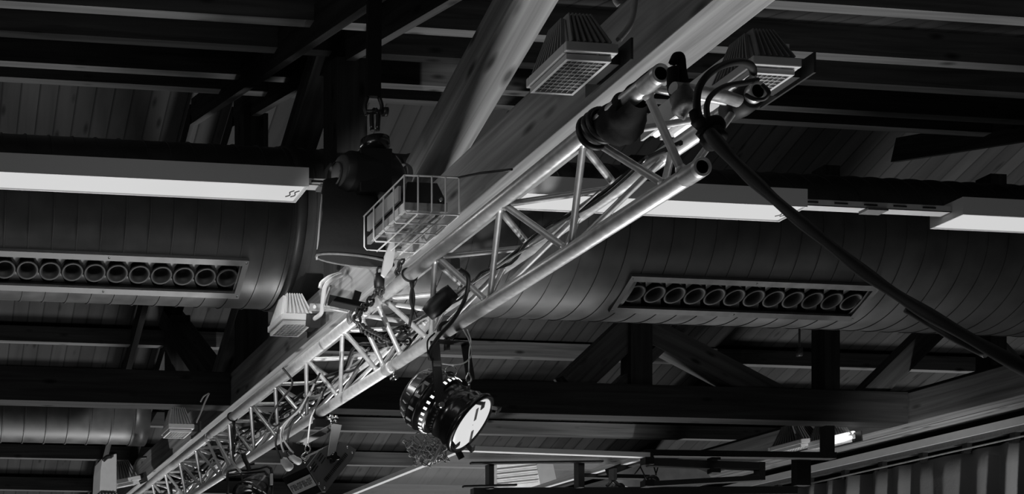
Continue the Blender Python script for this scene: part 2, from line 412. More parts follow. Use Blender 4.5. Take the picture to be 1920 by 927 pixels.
def vent(u0, u1, label):
    base = P1 + Vector((u0, 0, 0))
    t = thing('vent_grille', base, label, 'air vent', 'nozzle vents on the big duct')
    def pt(a, b, c): return P1 + Vector((a, 0, 0)) + dn * b + nm * c     # across, down, out
    def bx(a0, a1, b0, b1, c0, c1, m):
        m.box8([pt(a0, b0, c0), pt(a1, b0, c0), pt(a1, b1, c0), pt(a0, b1, c0), pt(a0, b0, c1), pt(a1, b0, c1), pt(a1, b1, c1), pt(a0, b1, c1)])
    e = .03; m = MB(); c0, c1 = -.005, .018
    bx(u0, u1, -.035, .0, c0, c1, m); bx(u0, u1, hgt, hgt + .035, c0, c1, m); bx(u0, u0 + e, 0, hgt, c0, c1, m); bx(u1 - e, u1, 0, hgt, c0, c1, m)
    m.build('frame', 'galv_frame', t)
    m = MB(); bx(u0 + e, u1 - e, 0, hgt, -.075, -.07, m); bx(u0 + e, u1 - e, -.002, .002, -.07, 0, m); bx(u0 + e, u1 - e, hgt - .002, hgt + .002, -.07, 0, m); m.build('backing', 'black', t)
    m = MB()
    m.prism([pt(u0 + e, 0, -.03), pt(u1 - e, 0, -.03), pt(u1 - e, .02, -.03), pt(u0 + e, .02, -.03)], nm * .004); 
    N = 12; pit = (u1 - u0 - 2 * e) / N
    # pale plate between the nozzles: scalloped triangles
    for i in range(N + 1):
        x = u0 + e + i * pit
        m.prism([pt(max(x - pit * .32, u0 + e), 0, -.02), pt(min(x + pit * .32, u1 - e), 0, -.02), pt(x, hgt * .35, -.02)], nm * -.004)
        m.prism([pt(max(x - pit * .30, u0 + e), hgt, -.02), pt(min(x + pit * .30, u1 - e), hgt, -.02), pt(x, hgt * .65, -.02)], nm * -.004)
    m.build('nozzle_plate', 'galv_frame', t)
    rr = min(hgt * .49, pit * .5)
    for i in range(N):
        c = pt(u0 + e + (i + .5) * pit, hgt / 2, -.05)
        m = MB(); m.lathe([(0, rr * .7), (.05, rr * .98), (.055, rr * .98), (.055, rr * .8), (.02, rr * .55), (.0, rr * .5), (-.01, .002)], c, nm, 28)
        m.build('nozzle', 'nozzle', t)
    for a in (u0 + .012, (u0 + u1) / 2, u1 - .012):
        for b_ in (-.018, hgt + .018):
            m = MB(); m.lathe([(0, .006), (.003, .005), (.005, .001)], pt(a, b_, .018), nm, 8); m.build('screw', 'chrome', t)
    return t
vent(WIN[0][0], WIN[0][1], 'long vent with round black nozzles in the duct at left')
vent(WIN[1][0], WIN[1][1], 'long vent with round black nozzles in the duct at right')
# coupling collar on the left duct run
m = MB(); m.lathe([(0, DR), (0, DR + .012), (.05, DR + .012), (.05, DR)], V(2.02, DS, DV), (1, 0, 0), 64); m.build('collar', 'galvanised', D)
D2v = thing('air_duct', V(0, 10.0, 2.0), 'smaller duct of seamed sheet metal at lower left ending beside the timber beam', 'duct')
s_, v_, r_ = 9.2, 2.12, .26
prof = []; u = -3.0
while u < 1.62:
    nu = u + .17; prof += [(u + 3, r_), (nu + 3 - .012, r_), (nu + 3 - .012, r_), (nu + 3 - .011, r_ + .009), (nu + 3 - .011, r_ + .009), (nu + 3 - .002, r_ + .009), (nu + 3 - .002, r_ + .009), (nu + 3, r_)]; u = nu
L_ = prof[-1][0]; prof += [(L_ + .01, r_ + .01), (L_ + .12, r_ + .01), (L_ + .12, .002)]
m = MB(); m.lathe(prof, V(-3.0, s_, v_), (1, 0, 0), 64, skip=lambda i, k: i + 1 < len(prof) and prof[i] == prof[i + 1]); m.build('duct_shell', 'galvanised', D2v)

# ---------------------------------------------------------------- strip lights
LAMP_W = 12
def striplight(loc):
    t = thing('ceiling_light', loc, '', 'ceiling light', 'strip lights hung in a row below the roof')
    L, W, Hh = 1.68, .19, .088; x, y, z = loc
    m = MB(); m.box(x, y, z, x + L, y + .006, z + Hh); m.box(x, y + W - .006, z, x + L, y + W, z + Hh)
    m.box(x, y + .006, z, x + .006, y + W - .006, z + Hh); m.box(x + L - .006, y + .006, z, x + L, y + W - .006, z + Hh)
    m.box(x + .006, y + .006, z + Hh - .006, x + L - .006, y + W - .006, z + Hh); m.build('housing', 'white_lamp', t)
    m = MB(); n = 34
    # lens sheet with a faintly scalloped near edge
    m.box(x + .016, y + .012, z + .004, x + L - .016, y + W - .012, z + .014)
    for i in range(n):
        a = x + .02 + i * (L - .04) / n; m.tube([(a, y + .014, z + .009), (a + (L - .04) / n * .5, y + .009, z + .0095), (a + (L - .04) / n, y + .014, z + .009)], .0045, 5)
    m.build('diffuser', 'diffuser', t)
    lamp('strip_light_source', 'AREA', (x + L / 2, y + W / 2, z - .002), (x + L / 2, y + W / 2, z - 1), LAMP_W, L - .05, W - .05)
    m = MB()
    for dx in (-.05, -.025):
        m.tube(cat([(x + L + dx - .02, y + W - .06, z + .003), (x + L + dx - .005, y + W - .08, z + .003), (x + L + dx - .015, y + W - .11, z + .003), (x + L + dx, y + W - .13, z + .003)], 4), .003, 5)
    m.build('lamp_clip', 'grey_steel', t)
    return t
LV = H + 2.29; PIT = 2.517; u_r = 1.86
L1 = striplight(Vector((u_r - 1.68, 5.3, LV))); L1['label'] = 'long lit strip light at left edge of the picture'
dup(L1, Vector((u_r - 1.68 + PIT, 5.3, LV + .016)), 'lit strip light seen through the near end of the lighting truss')
dup(L1, Vector((u_r - 1.68 + 2 * PIT, 5.3, LV + .016)), 'lit strip light at right edge of the picture')
for (a, b, lab) in ((1.862, 2.10, 'short perforated metal rail joining the left strip light to the timber beam'), (4.38, 5.21, 'perforated metal rail linking the middle and right strip lights')):
    t = thing('cable_tray', V(a, 5.37, 2.33), lab, 'cable tray', 'rails between strip lights')
    z = LV + .035 + (.016 if a > 3 else 0)
    m = MB(); m.box(a, 5.36, z, b, 5.364, z + .03); m.box(a, 5.36, z, b, 5.42, z + .003)
    m.build('channel', 'white_paint', t)
    m = MB(); x = a + .03
    while x < b - .08: m.box(x, 5.355, z + .012, x + .07, 5.3595, z + .019); x += .16
    m.build('slot_row', 'black', t)
    m = MB(); m.box((a + b) / 2 - .05, 5.35, z - .012, (a + b) / 2 + .06, 5.41, z); m.build('bracket', 'grey_steel', t)
# second kind of lamp: batten with two bare tubes alongside the beam
p0, p1 = pv(1203, 262, 1.95), pv(1400, 119, 1.95)
u = p0.x; ya, yb = p1.y, p0.y
t = thing('batten_light', Vector((u, ya, H + 1.95)), 'narrow white batten lamp with two lit tubes behind the truss end', 'ceiling light')
m = MB(); m.box(u, ya, H + 1.965, u + .15, yb, H + 2.02); m.box(u - .004, ya, H + 1.945, u + .006, yb, H + 2.02); m.box(u + .07, ya, H + 1.952, u + .085, yb, H + 1.966); m.build('housing', 'white_paint', t)
for k, du in enumerate((.035, .115)):
    m = MB(); m.tube([(u + du, ya + .35, H + 1.956), (u + du, yb - .03, H + 1.956)], .011, 12); m.build('tube', 'tube_lit', t)

# ---------------------------------------------------------------- lighting truss
A0, B0, C0 = (1.895, 1.531), (2.0076, 1.300), (2.160, 1.501)
def TP(c, s): return V(c[0], s, c[1])
def truss(s0, s1, bs, as_, label):
    t = thing('lighting_truss', V(2.0, s0, 1.3), label, 'truss', 'aluminium truss sections')
    for c in (A0, B0, C0):
        m = MB(); m.pipe(TP(c, s0), TP(c, s1), .025, .018, 28)
        o = m.build('chord', 'aluminium', t)
        for e_, d in ((s0 + .002, 1), (s1 - .002, -1)):
            m = MB(); m.lathe([(0, .0252), (.003 * d, .0257), (.05 * d, .0257), (.053 * d, .0252)], TP(c, e_ + .01 * d), (0, 1, 0), 28)
            m.build('end_collar', 'aluminium_dull', o)
        m = MB(); m.lathe([(0.004, .0178), (.12, .0178), (.121, .001)], TP(c, s0), (0, 1, 0), 24); m.build('bore_shade', 'black', o)  # black lining and plug paint the shade inside the open pipe
    def br(c, sc_, d, sd):
        p, q = TP(c, sc_), TP(d, sd); dd = (q - p).normalized()
        m = MB(); m.tube([p + dd * .018, q - dd * .018], .010, 14, cap=False)
        for e_, k in ((p + dd * .022, 1), (q - dd * .022, -1)):
            m.tube([e_, e_ + dd * .006 * k, e_ + dd * .012 * k], [.0145, .0135, .0105], 12, cap=False)
        m.build('brace', 'aluminium', t)
    for e_ in (s0 + .07, s1 - .07):
        br(A0, e_, B0, e_); br(B0, e_, C0, e_); br(C0, e_, A0, e_)
    seqB = [('b', x) for x in bs] + [('a', x) for x in as_]; seqB.sort(key=lambda z: z[1])
    for (k0, x0), (k1_, x1) in zip(seqB, seqB[1:]):
        if k0 == k1_: continue
        bx, ax_ = (x0, x1) if k0 == 'b' else (x1, x0)
        br(A0, ax_, B0, bx); br(A0, ax_ + .03, C0, bx); br(B0, bx + .03, C0, ax_)
    return t
TR1 = truss(2.78, 4.665, [2.91, 3.38, 3.88, 4.34], [3.12, 3.59, 4.06, 4.54], 'nearest aluminium truss section, its three open pipe ends wrapped with tape and cable')
TR2 = truss(4.70, 7.22, [4.83, 5.29, 5.75, 6.21, 6.65, 7.11], [4.97, 5.44, 5.92, 6.36, 6.80, 7.15], 'middle aluminium truss section between the chain and the small lamp yoke')
TR3 = truss(7.26, 9.78, [7.40, 7.86, 8.32, 8.78, 9.24, 9.68], [7.62, 8.08, 8.54, 9.0, 9.46], 'farthest aluminium truss section running into the lower left corner')
m = MB()
for c in (A0, B0, C0):
    for sj in (4.682, 7.24):
        m.lathe([(-.02, .019), (-.018, .0185), (.018, .0185), (.02, .019)], TP(c, sj), (0, 1, 0), 20)
        q = TP(c, sj)
tag(m.build('truss_coupler', 'aluminium_dull'), 'metal spigots joining the aluminium truss sections end to end', 'coupler')
# bolt with wing nut under chord at second section
p = pu(738, 700, 2.0076)
m = MB(); m.tube([p + Vector((0, 0, .02)), p - Vector((0, 0, .03))], .006, 10); m.tube([p + Vector((.0, .02, -.02)), p + Vector((0, -.03, -.025))], .009, 6)
tag(m.build('locking_bolt', 'chrome'), 'small chrome bolt under the lower truss pipe left of the big spotlight', 'bolt')

# ---------------------------------------------------------------- floodlights
def flood(loc):
    """near-left-bottom corner of the window at local 0; X right, Y away"""
    t = thing('floodlight', loc, '', 'floodlight', 'finned floodlights fixed along the roof beams')
    x, y, z = loc; w, d = .132, .19
    m = MB()
    def ring(x0, y0, x1, y1, th, z0, z1):
        m.box(x0, y0, z0, x1, y0 + th, z1); m.box(x0, y1 - th, z0, x1, y1, z1); m.box(x0, y0 + th, z0, x0 + th, y1 - th, z1); m.box(x1 - th, y0 + th, z0, x1, y1 - th, z1)
    ring(x - .008, y - .012, x + w + .014, y + d + .01, .014, z + .018, z + .045); m.build('bezel', 'white_paint', t, bevel=.003)
    m = MB(); ring(x, y, x + w, y + d, .009, z, z + .016); m.build('window_frame', 'white_paint', t)
    m = MB(); m.box(x + .009, y + .009, z + .006, x + w - .009, y + d - .009, z + .010); m.build('glass', 'glass_grid', t)
    m = MB()
    for i in range(1, 7): a = x + .009 + i * (w - .018) / 7; m.tube([(a, y + .009, z + .003), (a, y + d - .009, z + .003)], .0013, 4)
    for i in range(1, 10): a = y + .009 + i * (d - .018) / 10; m.tube([(x + .009, a, z + .003), (x + w - .009, a, z + .003)], .0013, 4)
    m.build('guard_mesh', 'white_paint', t)
    m = MB(); zt = z + .145
    b = [(x + .006, y + .004), (x + w, y + .004), (x + w, y + d), (x + .006, y + d)]; tt = [(x + .03, y + .06), (x + w - .03, y + .06), (x + w - .03, y + d - .06), (x + .03, y + d - .06)]
    m.box8([Vector((p[0], p[1], z + .045)) for p in b] + [Vector((p[0], p[1], zt)) for p in tt]); m.build('housing', 'grey_paint', t)
    m = MB()
    for i in range(7):                       # fins over front, top and back
        k = i / 6; xb = x + .012 + k * (w - .018); xt = x + .034 + k * (w - .068)
        m.beam(Vector((xb, y - .004, z + .046)), Vector((xt, y + .05, zt + .008)), .004, .014, (0, -1, .4))
        m.beam(Vector((xt, y + .05, zt + .004)), Vector((xt, y + d - .05, zt + .004)), .004, .014)
    for i in range(10):                      # fins on the left flank
        k = i / 9; yb = y + .02 + k * (d - .04); yt = y + .065 + k * (d - .13)
        m.beam(Vector((x + .0, yb, z + .046)), Vector((x + .026, yt, zt + .004)), .004, .012, (-1, 0, .3))
    m.build('cooling_fin', 'grey_paint', t)['kind'] = 'stuff'
    m = MB(); m.box(x + w + .012, y + .03, z + .01, x + w + .05, y + .14, z + .05); m.box(x + w + .045, y - .02, z + .0, x + w + .052, y + .20, z + .06); m.build('bracket', 'dark_steel', t)
    return t
F1 = flood(pd(1062, 111, 3.25)); F1['label'] = 'pale finned floodlight at the top centre, left of the thick timber beam'
F2 = dup(F1, pd(1412, 136, 3.45), 'pale finned floodlight at top right, just behind the cable loop')
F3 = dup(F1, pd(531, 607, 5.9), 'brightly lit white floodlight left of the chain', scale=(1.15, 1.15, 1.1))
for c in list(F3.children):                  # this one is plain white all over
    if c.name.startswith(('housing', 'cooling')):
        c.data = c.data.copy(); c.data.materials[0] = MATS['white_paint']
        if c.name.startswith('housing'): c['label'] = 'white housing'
dup(F1, pd(318, 810, 6.9), 'small pale floodlight above the dark beam at lower left')
dup(F1, pd(222, 914, 9.0), 'floodlight at the bottom left corner in front of the pale loudspeaker', rot=(math.radians(4), math.radians(-12), 0), scale=(1.25, 1.1, 1.25))
F6 = dup(F1, pd(1502, 838, 8.6), 'farther floodlight, unlit, left of the dark post under the cross beam', rot=(0, math.radians(-6), 0), scale=(1.2, 1.6, 1.2))
F7 = dup(F1, pd(1560, 833, 8.4), 'lit floodlight with glowing tubes right of the dark post', rot=(0, math.radians(-6), 0), scale=(1.2, 1.2, 1.2))
L7 = pd(1560, 833, 8.4)
m = MB(); p = pd(1559, 822, 8.2); q = pd(1600, 812, 8.5); m.tube([p, q], .014, 8); m.tube([pd(1559, 831, 8.15), pd(1594, 821, 8.4)], .016, 8)
tag(m.build('lamp_tube', 'tube_lit'), 'pair of glowing white tubes under the lit floodlight at lower right', 'lamp tube')

# basket guard with dark floodlight
g0 = thing('caged_floodlight', pd(711, 437, 4.3), 'dark floodlight inside a white wire basket on the beam', 'floodlight')
TL, TRr, TB = pd(708, 377, 4.42), pd(858, 333, 3.95), pd(762, 328, 4.0)   # rim: left-back, right, near-left corner
def mixp(a, b, k): return a * (1 - k) + b * k
sN = 4.0
NL = ps(758, 329, 4.02); NR = ps(861, 333, 4.02); z0 = ps(758, 399, 4.02).z; BLd = .42
FL = Vector((NL.x, NL.y + .46, NL.z)); FR = Vector((NR.x, NR.y + .46, NR.z))
def low(p): return Vector((p.x, p.y, z0))
WR = .0032
m = MB(); m.tube([NR, NL, FL, mixp(FL, FR, .35)], WR, 8); m.build('top_rim', 'wire', g0)
for i in range(1, 5):
    a = mixp(NL, NR, i / 4)
    m = MB(); b_ = low(a); m.tube([a, b_ + Vector((0, 0, .01)), b_ + Vector((0, .012, 0)), low(mixp(FL, FR, i / 4)) + Vector((0, .0, -.004)), low(mixp(FL, FR, i / 4)) + Vector((0, .008, .01))], WR, 8); m.build('wire', 'wire', g0)
for i in range(6):
    a = mixp(NL, FL, i / 5); m = MB(); b_ = low(a); m.tube([a, b_ + Vector((0, 0, .012)), b_ + Vector((.008, 0, 0)), low(mixp(NR, FR, i / 5))], WR, 8); m.build('wire', 'wire', g0)
def skewbox(u0, u1, s0, s1, a, b): return MB().box(u0, s0, a, u1, s1, b)
x0, x1 = NL.x + .012, NR.x - .03; y0, y1 = NL.y + .03, NL.y + .42
m = MB(); m.box8([(x0 + .0, y0, z0 + .05), (x1, y0, z0 + .05), (x1, y1, z0 + .05), (x0, y1, z0 + .05), (x0 + .04, y0 + .06, z0 + .15), (x1 - .01, y0 + .06, z0 + .15), (x1 - .01, y1 - .1, z0 + .15), (x0 + .04, y1 - .1, z0 + .15)]); m.build('housing', 'black', g0)
m = MB(); m.box(x0, y0, z0 + .022, x1, y0 + .02, z0 + .05); m.box(x0, y1 - .02, z0 + .022, x1, y1, z0 + .05); m.box(x0, y0 + .02, z0 + .022, x0 + .014, y1 - .02, z0 + .05); m.box(x1 - .014, y0 + .02, z0 + .022, x1, y1 - .02, z0 + .05); m.build('bezel', 'aluminium_dull', g0)
m = MB(); m.box(x0 + .014, y0 + .02, z0 + .028, x1 - .014, y1 - .02, z0 + .034); m.build('glass', 'lamp_glass', g0)
m = MB(); m.box(x0 - .004, y0 + .04, z0 + .07, x0 + .006, y1 - .06, z0 + .125); m.build('label_plate', 'label', g0)
m = MB(); m.tube([NR, pd(900, 325, 3.95), pd(960, 318, 3.8)], .004, 6); m.build('fixing_wire', 'black', g0)
m = MB(); m.tube([(x1 - .03, y0 + .0, z0 + .06), (x1 - .03, y0 - .015, z0 + .06)], .007, 8); m.build('knob', 'chrome', g0)

# ---------------------------------------------------------------- hoist, chain bag, chains
hd = 4.6
t = thing('chain_hoist', pd(705, 330, hd), 'black chain hoist with shackle hanging from a dark strap', 'hoist')
m = MB(); m.beam(pd(702, -40, hd), pd(700, 182, hd), .055, .02, (0, 1, 0)); m.build('strap', 'black_cloth', t)
m = MB(); 
for sx in (-1, 1):
    m.tube(cat([pd(700 + 11 * sx, 183, hd), pd(700 + 16 * sx, 200, hd), pd(700 + 12 * sx, 216, hd)], 5), .008, 8)
m.tube([pd(686, 210, hd), pd(728, 210, hd)], .009, 10); m.tube([pd(718, 210, hd), pd(727, 210, hd)], .018, 8)
m.build('shackle', 'dark_steel', t)
m = MB(); m.tube(cat([pd(703, 205, hd), pd(697, 215, hd), pd(698, 245, hd)], 4), .009, 8); m.tube(cat([pd(703, 205, hd), pd(709, 215, hd), pd(708, 245, hd)], 4), .009, 8); m.build('hook', 'black_gloss', t)
m = MB(); m.lathe([(0, .002), (0, .045), (.02, .058), (.05, .055), (.06, .03), (.06, .002)], pd(703, 262, hd) - Vector((0, 0, .05)), (0, 0, 1), 24); m.build('hook_block', 'black_gloss', t)
m = MB(); c = pd(690, 330, hd); m.lathe([(-.13, .002), (-.13, .06), (-.10, .078), (.10, .078), (.13, .06), (.13, .002)], c, (1, .25, 0), 28); m.box(c.x - .06, c.y - .07, c.z - .09, c.x + .07, c.y + .06, c.z + .08); m.build('motor_body', 'black', t, bevel=.004)
for sx, rr in ((-.14, .045), (.13, .05)):
    m = MB(); m.lathe([(0, rr), (.012, rr + .004), (.024, rr)], c + Vector((sx, .0, 0)), (1, .25, 0), 24); m.build('end_cap_ring', 'grey_steel', t)
# chain bag
t = thing('chain_bag', pd(660, 500, hd), 'black cloth chain bag hanging open below the hoist', 'bag')
m = MB(); rings = [(655, 338, 46), (656, 360, 51), (658, 400, 54), (660, 445, 59), (662, 470, 63), (664, 489, 71)]; n = 40; b0 = 0
for (x, y, r) in rings:
    for k in range(n):
        a = 2 * math.pi * k / n; q = 1 + .04 * math.sin(3 * a + y * .05)
        m.v.append(pd(x + (r + 1) * math.cos(a) * q, y + 0.13 * (r * math.cos(a)) * (y > 430), hd) + Vector((0, math.sin(a) * r / F * hd * .35, 0)))
for i in range(len(rings) - 1):
    for k in range(n): m.face([i * n + k, i * n + (k + 1) % n, (i + 1) * n + (k + 1) % n, (i + 1) * n + k], smooth=True)
m.face(list(range(n))); m.face([(len(rings) - 1) * n + k for k in range(n)])
m.build('bag_body', 'black_cloth', t)
m = MB(); m.tube([m2 for m2 in [pd(665 + 72 * math.cos(2 * math.pi * k / 36), 489 + .13 * 72 * math.cos(2 * math.pi * k / 36), hd) + Vector((0, math.sin(2 * math.pi * k / 36) * 72 / F * hd * .35, 0)) for k in range(36)]], .005, 6, closed=True); m.build('hem', 'tape_dark', t)
m = MB(); m.tube(cat([pd(606, 352, hd), pd(601, 400, hd), pd(597, 450, hd), pd(594, 487, hd)], 5), .004, 6); m.build('piping', 'cable_grey', t)
m = MB(); m.prism([pd(738, 440, 4.55), pd(741, 470, 4.55), pd(736, 500, 4.55), pd(722, 520, 4.55), pd(716, 515, 4.55), pd(722, 480, 4.55), pd(730, 460, 4.55)], (0, .012, 0))
tag(m.build('cloth_strip', 'cable_white'), 'pale cloth strip hanging between chain bag and beam', 'cloth')
def chain(name, pts, label, r=.0045, ll=.034, mat='dark_steel'):
    C = cat(pts, 14); out = [C[0]]; acc = 0; step = ll * .72
    L = [0]
    for a, b_ in zip(C, C[1:]): L.append(L[-1] + (b_ - a).length)
    m = MB(); k = 0; d = 0
    while d < L[-1]:
        i = max(j for j in range(len(L)) if L[j] <= d); i = min(i, len(C) - 2)
        f_ = (d - L[i]) / max(1e-6, L[i + 1] - L[i]); p = C[i] * (1 - f_) + C[i + 1] * f_; ax = (C[i + 1] - C[i]).normalized()
        ref = Vector((0, 1, .2)).cross(ax).normalized()
        if k % 2: ref = ax.cross(ref).normalized()
        wd = ll * .32
        m.tube([p + ax * (ll / 2 - wd) * sgn * 1.0 + ax * wd * math.cos(a) * sgn + ref * wd * math.sin(a) * sgn for sgn in (1, -1) for a in [math.pi / 2 * (j / 3) - 0 for j in (-3, -1.5, 0, 1.5, 3)]][::1], r, 6, closed=True)
        k += 1; d += step
    return tag(m.build(name, mat), label, 'chain')
cd_ = 4.62
chain('chain', [pd(712, 510, cd_), pd(712, 530, cd_), pd(711, 548, cd_)], 'short hoist chain dropping from the bag to the hook block')
m = MB(); m.lathe([(0, .008), (.003, .019), (.03, .021), (.057, .019), (.06, .008)], pd(711, 532, cd_) - Vector((0, 0, .02)), (0, 0, 1), 12)
tag(m.build('hook_block', 'black'), 'small black hook block below the chain bag', 'hook')
chain('chain', [pd(711, 545, cd_), pd(700, 556, cd_), pd(690, 572, 4.6), pd(676, 582, 4.55), pd(669, 596, 4.5), pd(676, 612, 4.5), pd(690, 622, 4.6), pd(706, 630, 4.75), pd(724, 640, 4.8), pd(745, 643, 4.85), pd(770, 640, 4.9)], 'dark chain wrapped around the upper truss pipe', .0055, .042)
chain('chain', [pd(711, 545, cd_), pd(722, 556, 4.7), pd(733, 566, 4.8)], 'short chain leg right of the hook block')
chain('chain', [pd(752, 492, 4.5), pd(746, 508, 4.55), pd(747, 524, 4.6)], 'few chain links hanging right of the pale cloth strip')

# bracket group around the joint
t = thing('steel_bracket', pd(650, 575, 4.75), 'black angle iron crossing from the beam to the truss joint', 'bracket')
m = MB(); a, b_ = pd(616, 563, 4.9), pd(694, 580, 4.9); m.beam(a, b_, .004, .045, (0, 0, 1)); m.beam(a + Vector((0, -.03, -.022)), b_ + Vector((0, -.03, -.022)), .06, .004, (0, 0, 1)); m.build('angle_iron', 'black', t)
m = MB(); m.tube([pd(607, 578, 5.0), pd(690, 592, 5.0)], .005, 6); m.build('edge_strip', 'aluminium_dull', t)
t = thing('pipe_clamp', pd(652, 605, 4.62), 'grey steel clamp hooked around the upper truss pipe at the joint', 'clamp')
m = MB(); cc = TP(A0, 4.80)
for ds in (0, .012):
    m.tube([cc + Vector((math.cos(a) * .036, ds, math.sin(a) * .036)) for a in [math.radians(q) for q in range(-60, 230, 12)]], .0065, 8)
m.build('jaw', 'grey_steel', t)
m = MB(); a_ = cc + Vector((-.02, 0, .035)); m.beam(a_ + Vector((0, 0, .0)), a_ + Vector((.02, -.01, .07)), .03, .012, (0, 1, 0)); m.lathe([(-.02, .012), (.02, .012)], a_ + Vector((0, 0, .02)), (0, 1, 0), 12); m.build('arm', 'dark_steel', t)
m = MB(); m.beam(pd(585, 577, 5.75), pd(640, 578, 5.5), .03, .035, (0, 0, 1)); m.tube([pd(590, 573, 5.7), pd(590, 576, 5.6)], .008, 8)
tag(m.build('lamp_bracket', 'aluminium_dull'), 'pale metal arm holding the bright white floodlight on the beam', 'bracket')
m = MB(); m.beam(pd(583, 600, 5.8), pd(592, 603, 5.7), .05, .06, (0, 0, 1)); tag(m.build('junction_box', 'black'), 'black cable gland box right of the bright white floodlight', 'junction box')

def cable(pts, r, mat, label, k=8, name='cable', n=8):
    m = MB(); m.tube(cat(pts, k), r, n); return tag(m.build(name, mat), label, 'cable')
cable([pd(590, 598, 5.7), pd(603, 586, 5.6), pd(606, 560, 5.55), pd(610, 537, 5.5), pd(622, 524, 5.5), pd(640, 516, 5.6)], .011, 'cable_white', 'white cable curving up from the bright floodlight')
cable([pd(600, 540, 5.6), pd(604, 530, 5.6), pd(618, 520, 5.6), pd(636, 514, 5.65)], .010, 'cable_white', 'short stub of white cable beside the longer white one')
cable([pd(1192, -30, 3.3), pd(1190, 5, 3.3), pd(1182, 45, 3.3), pd(1160, 75, 3.3)], .009, 'cable_grey', 'grey cable coming down to the top centre floodlight')
cable([pd(1152, -20, 3.3), pd(1153, 0, 3.3), pd(1160, 10, 3.3)], .006, 'cable_white', 'tip of a pale cable loop at the top edge')
cable([pd(392, 738, 7.0), pd(384, 755, 7.0), pd(376, 775, 7.0), pd(368, 793, 7.0)], .005, 'cable_grey', 'pale cable hanging beside the small floodlight on the lower left beam')
cable([pd(392, 738, 7.0), pd(382, 744, 7.0), pd(376, 754, 7.0)], .004, 'cable_grey', 'short branch of pale cable at the beam node on lower left')
cable([pd(250, 893, 8.3), pd(254, 870, 8.3), pd(262, 860, 8.3), pd(275, 858, 8.3)], .009, 'black', 'thin cable arching over the lower left corner floodlight')
cable([pd(620, 537, 5.5), pd(612, 560, 5.4), pd(608, 575, 5.3)], .006, 'cable_grey', 'thin grey wire beside the white cables at mid left')

# ---------------------------------------------------------------- truss end: tape sleeve, cable loop, strap
e = TP(A0, 2.78)
t = thing('tape_wrap', e, 'black tape sleeve bunched around the upper left pipe end', 'tape')
m = MB(); rs = []
ny = 26
for i in range(ny):
    y = 2.80 + i * .0125
    for k in range(28):
        a = 2 * math.pi * k / 28; sag = max(0, -math.sin(a)); hb = math.exp(-((i - 13) / 6.) ** 2)
        lo_cut = .0
        r = .0262 + .004 * math.sin(i * 1.3 + 2 * a) * hb + .055 * sag * hb * (1 + .12 * math.sin(i * .9 + a * 3)) + .010 * hb
        m.v.append(V(A0[0] + math.cos(a) * r + .012 * hb, y, A0[1] + math.sin(a) * r))
for i in range(ny - 1):
    for k in range(28):
        l = (k + 1) % 28; aa = 2 * math.pi * (k + .5) / 28
        if i < 9 and math.sin(aa) + .35 * math.cos(aa) < .1 + .0 * i and not (i > 5 and math.sin(aa) < -.6): continue
        m.face([i * 28 + k, i * 28 + l, (i + 1) * 28 + l, (i + 1) * 28 + k], smooth=True)
m.build('sleeve', 'black_cloth', t)
for yy, tilt in ((3.03, .02), (3.05, .025), (3.08, .015)):
    m = MB(); m.tube([V(A0[0] + .002 + math.cos(a) * .043, yy + tilt * math.sin(a), A0[1] - .012 + math.sin(a) * .050) for a in [2 * math.pi * k / 28 for k in range(28)]], .008, 6, closed=True); m.build('tape_band', 'black', t)
m = MB(); c1 = pd(1266, 118, 2.9)
m.tube(cat([c1 + Vector((-.006, 0, .0)), pd(1268, 106, 2.9), pd(1276, 110, 2.9), pd(1279, 135, 2.9), pd(1284, 160, 2.9)], 6), .011, 8)
m.tube(cat([pd(1262, 128, 2.9), pd(1262, 160, 2.9), pd(1268, 178, 2.9)], 6), .014, 8); m.build('knotted_end', 'black_cloth', t)
# horizontal end frame pipe between A and C ends + crumpled tape lump
m = MB(); m.tube([pd(1262, 165, 2.86), pd(1300, 170, 2.88), pd(1345, 176, 2.92), pd(1385, 190, 2.95)], [.014, .0145, .0145, .014], 14)
tag(m.build('end_bar', 'aluminium_dull'), 'pale metal bar across the open end of the truss', 'bar')
m = MB(); c1 = pd(1281, 190, 2.84); n1, n2 = 14, 20
for i in range(n1 + 1):
    th = math.pi * i / n1
    for k in range(n2):
        a = 2 * math.pi * k / n2; q = 1 + .13 * math.sin(3 * a + 2 * th) + .1 * math.sin(5 * th + a)
        m.v.append(c1 + Vector((math.sin(th) * math.cos(a) * .028 * q, math.sin(th) * math.sin(a) * .03 * q, math.cos(th) * .036 * q)))
for i in range(n1):
    for k in range(n2): m.face([i * n2 + k, i * n2 + (k + 1) % n2, (i + 1) * n2 + (k + 1) % n2, (i + 1) * n2 + k], smooth=True)
tag(m.build('tape_lump', 'tape_dark'), 'crumpled lump of grey tape on the truss end between pipe and cable loop', 'tape')
t = thing('power_cable', pd(1325, 240, 2.7), 'thick black cable looping over the truss end and stretching down to the right', 'cable')
m = MB(); m.tube(cat([pd(1316, 235, 2.72), pd(1307, 205, 2.72), pd(1309, 170, 2.72), pd(1325, 143, 2.72), pd(1352, 124, 2.74), pd(1385, 116, 2.76), pd(1408, 124, 2.8), pd(1412, 142, 2.86), pd(1402, 152, 2.92)], 10), .0085, 12); m.build('loop', 'rubber', t)
m = MB(); m.tube(cat([pd(1328, 232, 2.72), pd(1325, 200, 2.74), pd(1335, 178, 2.76), pd(1360, 162, 2.78), pd(1398, 155, 2.82), pd(1420, 150, 2.84)], 10), .0065, 10); m.build('inner_loop', 'rubber', t)
m = MB(); m.tube(cat([pd(1300, 205, 2.70), pd(1304, 222, 2.70), pd(1318, 236, 2.70), pd(1330, 250, 2.70), pd(1345, 268, 2.68)], 6), [.004] + [.010] * 6 + [.014] * 6 + [.022] * 6 + [.026] * 5 + [.018], 12); m.build('knot', 'black_cloth', t)
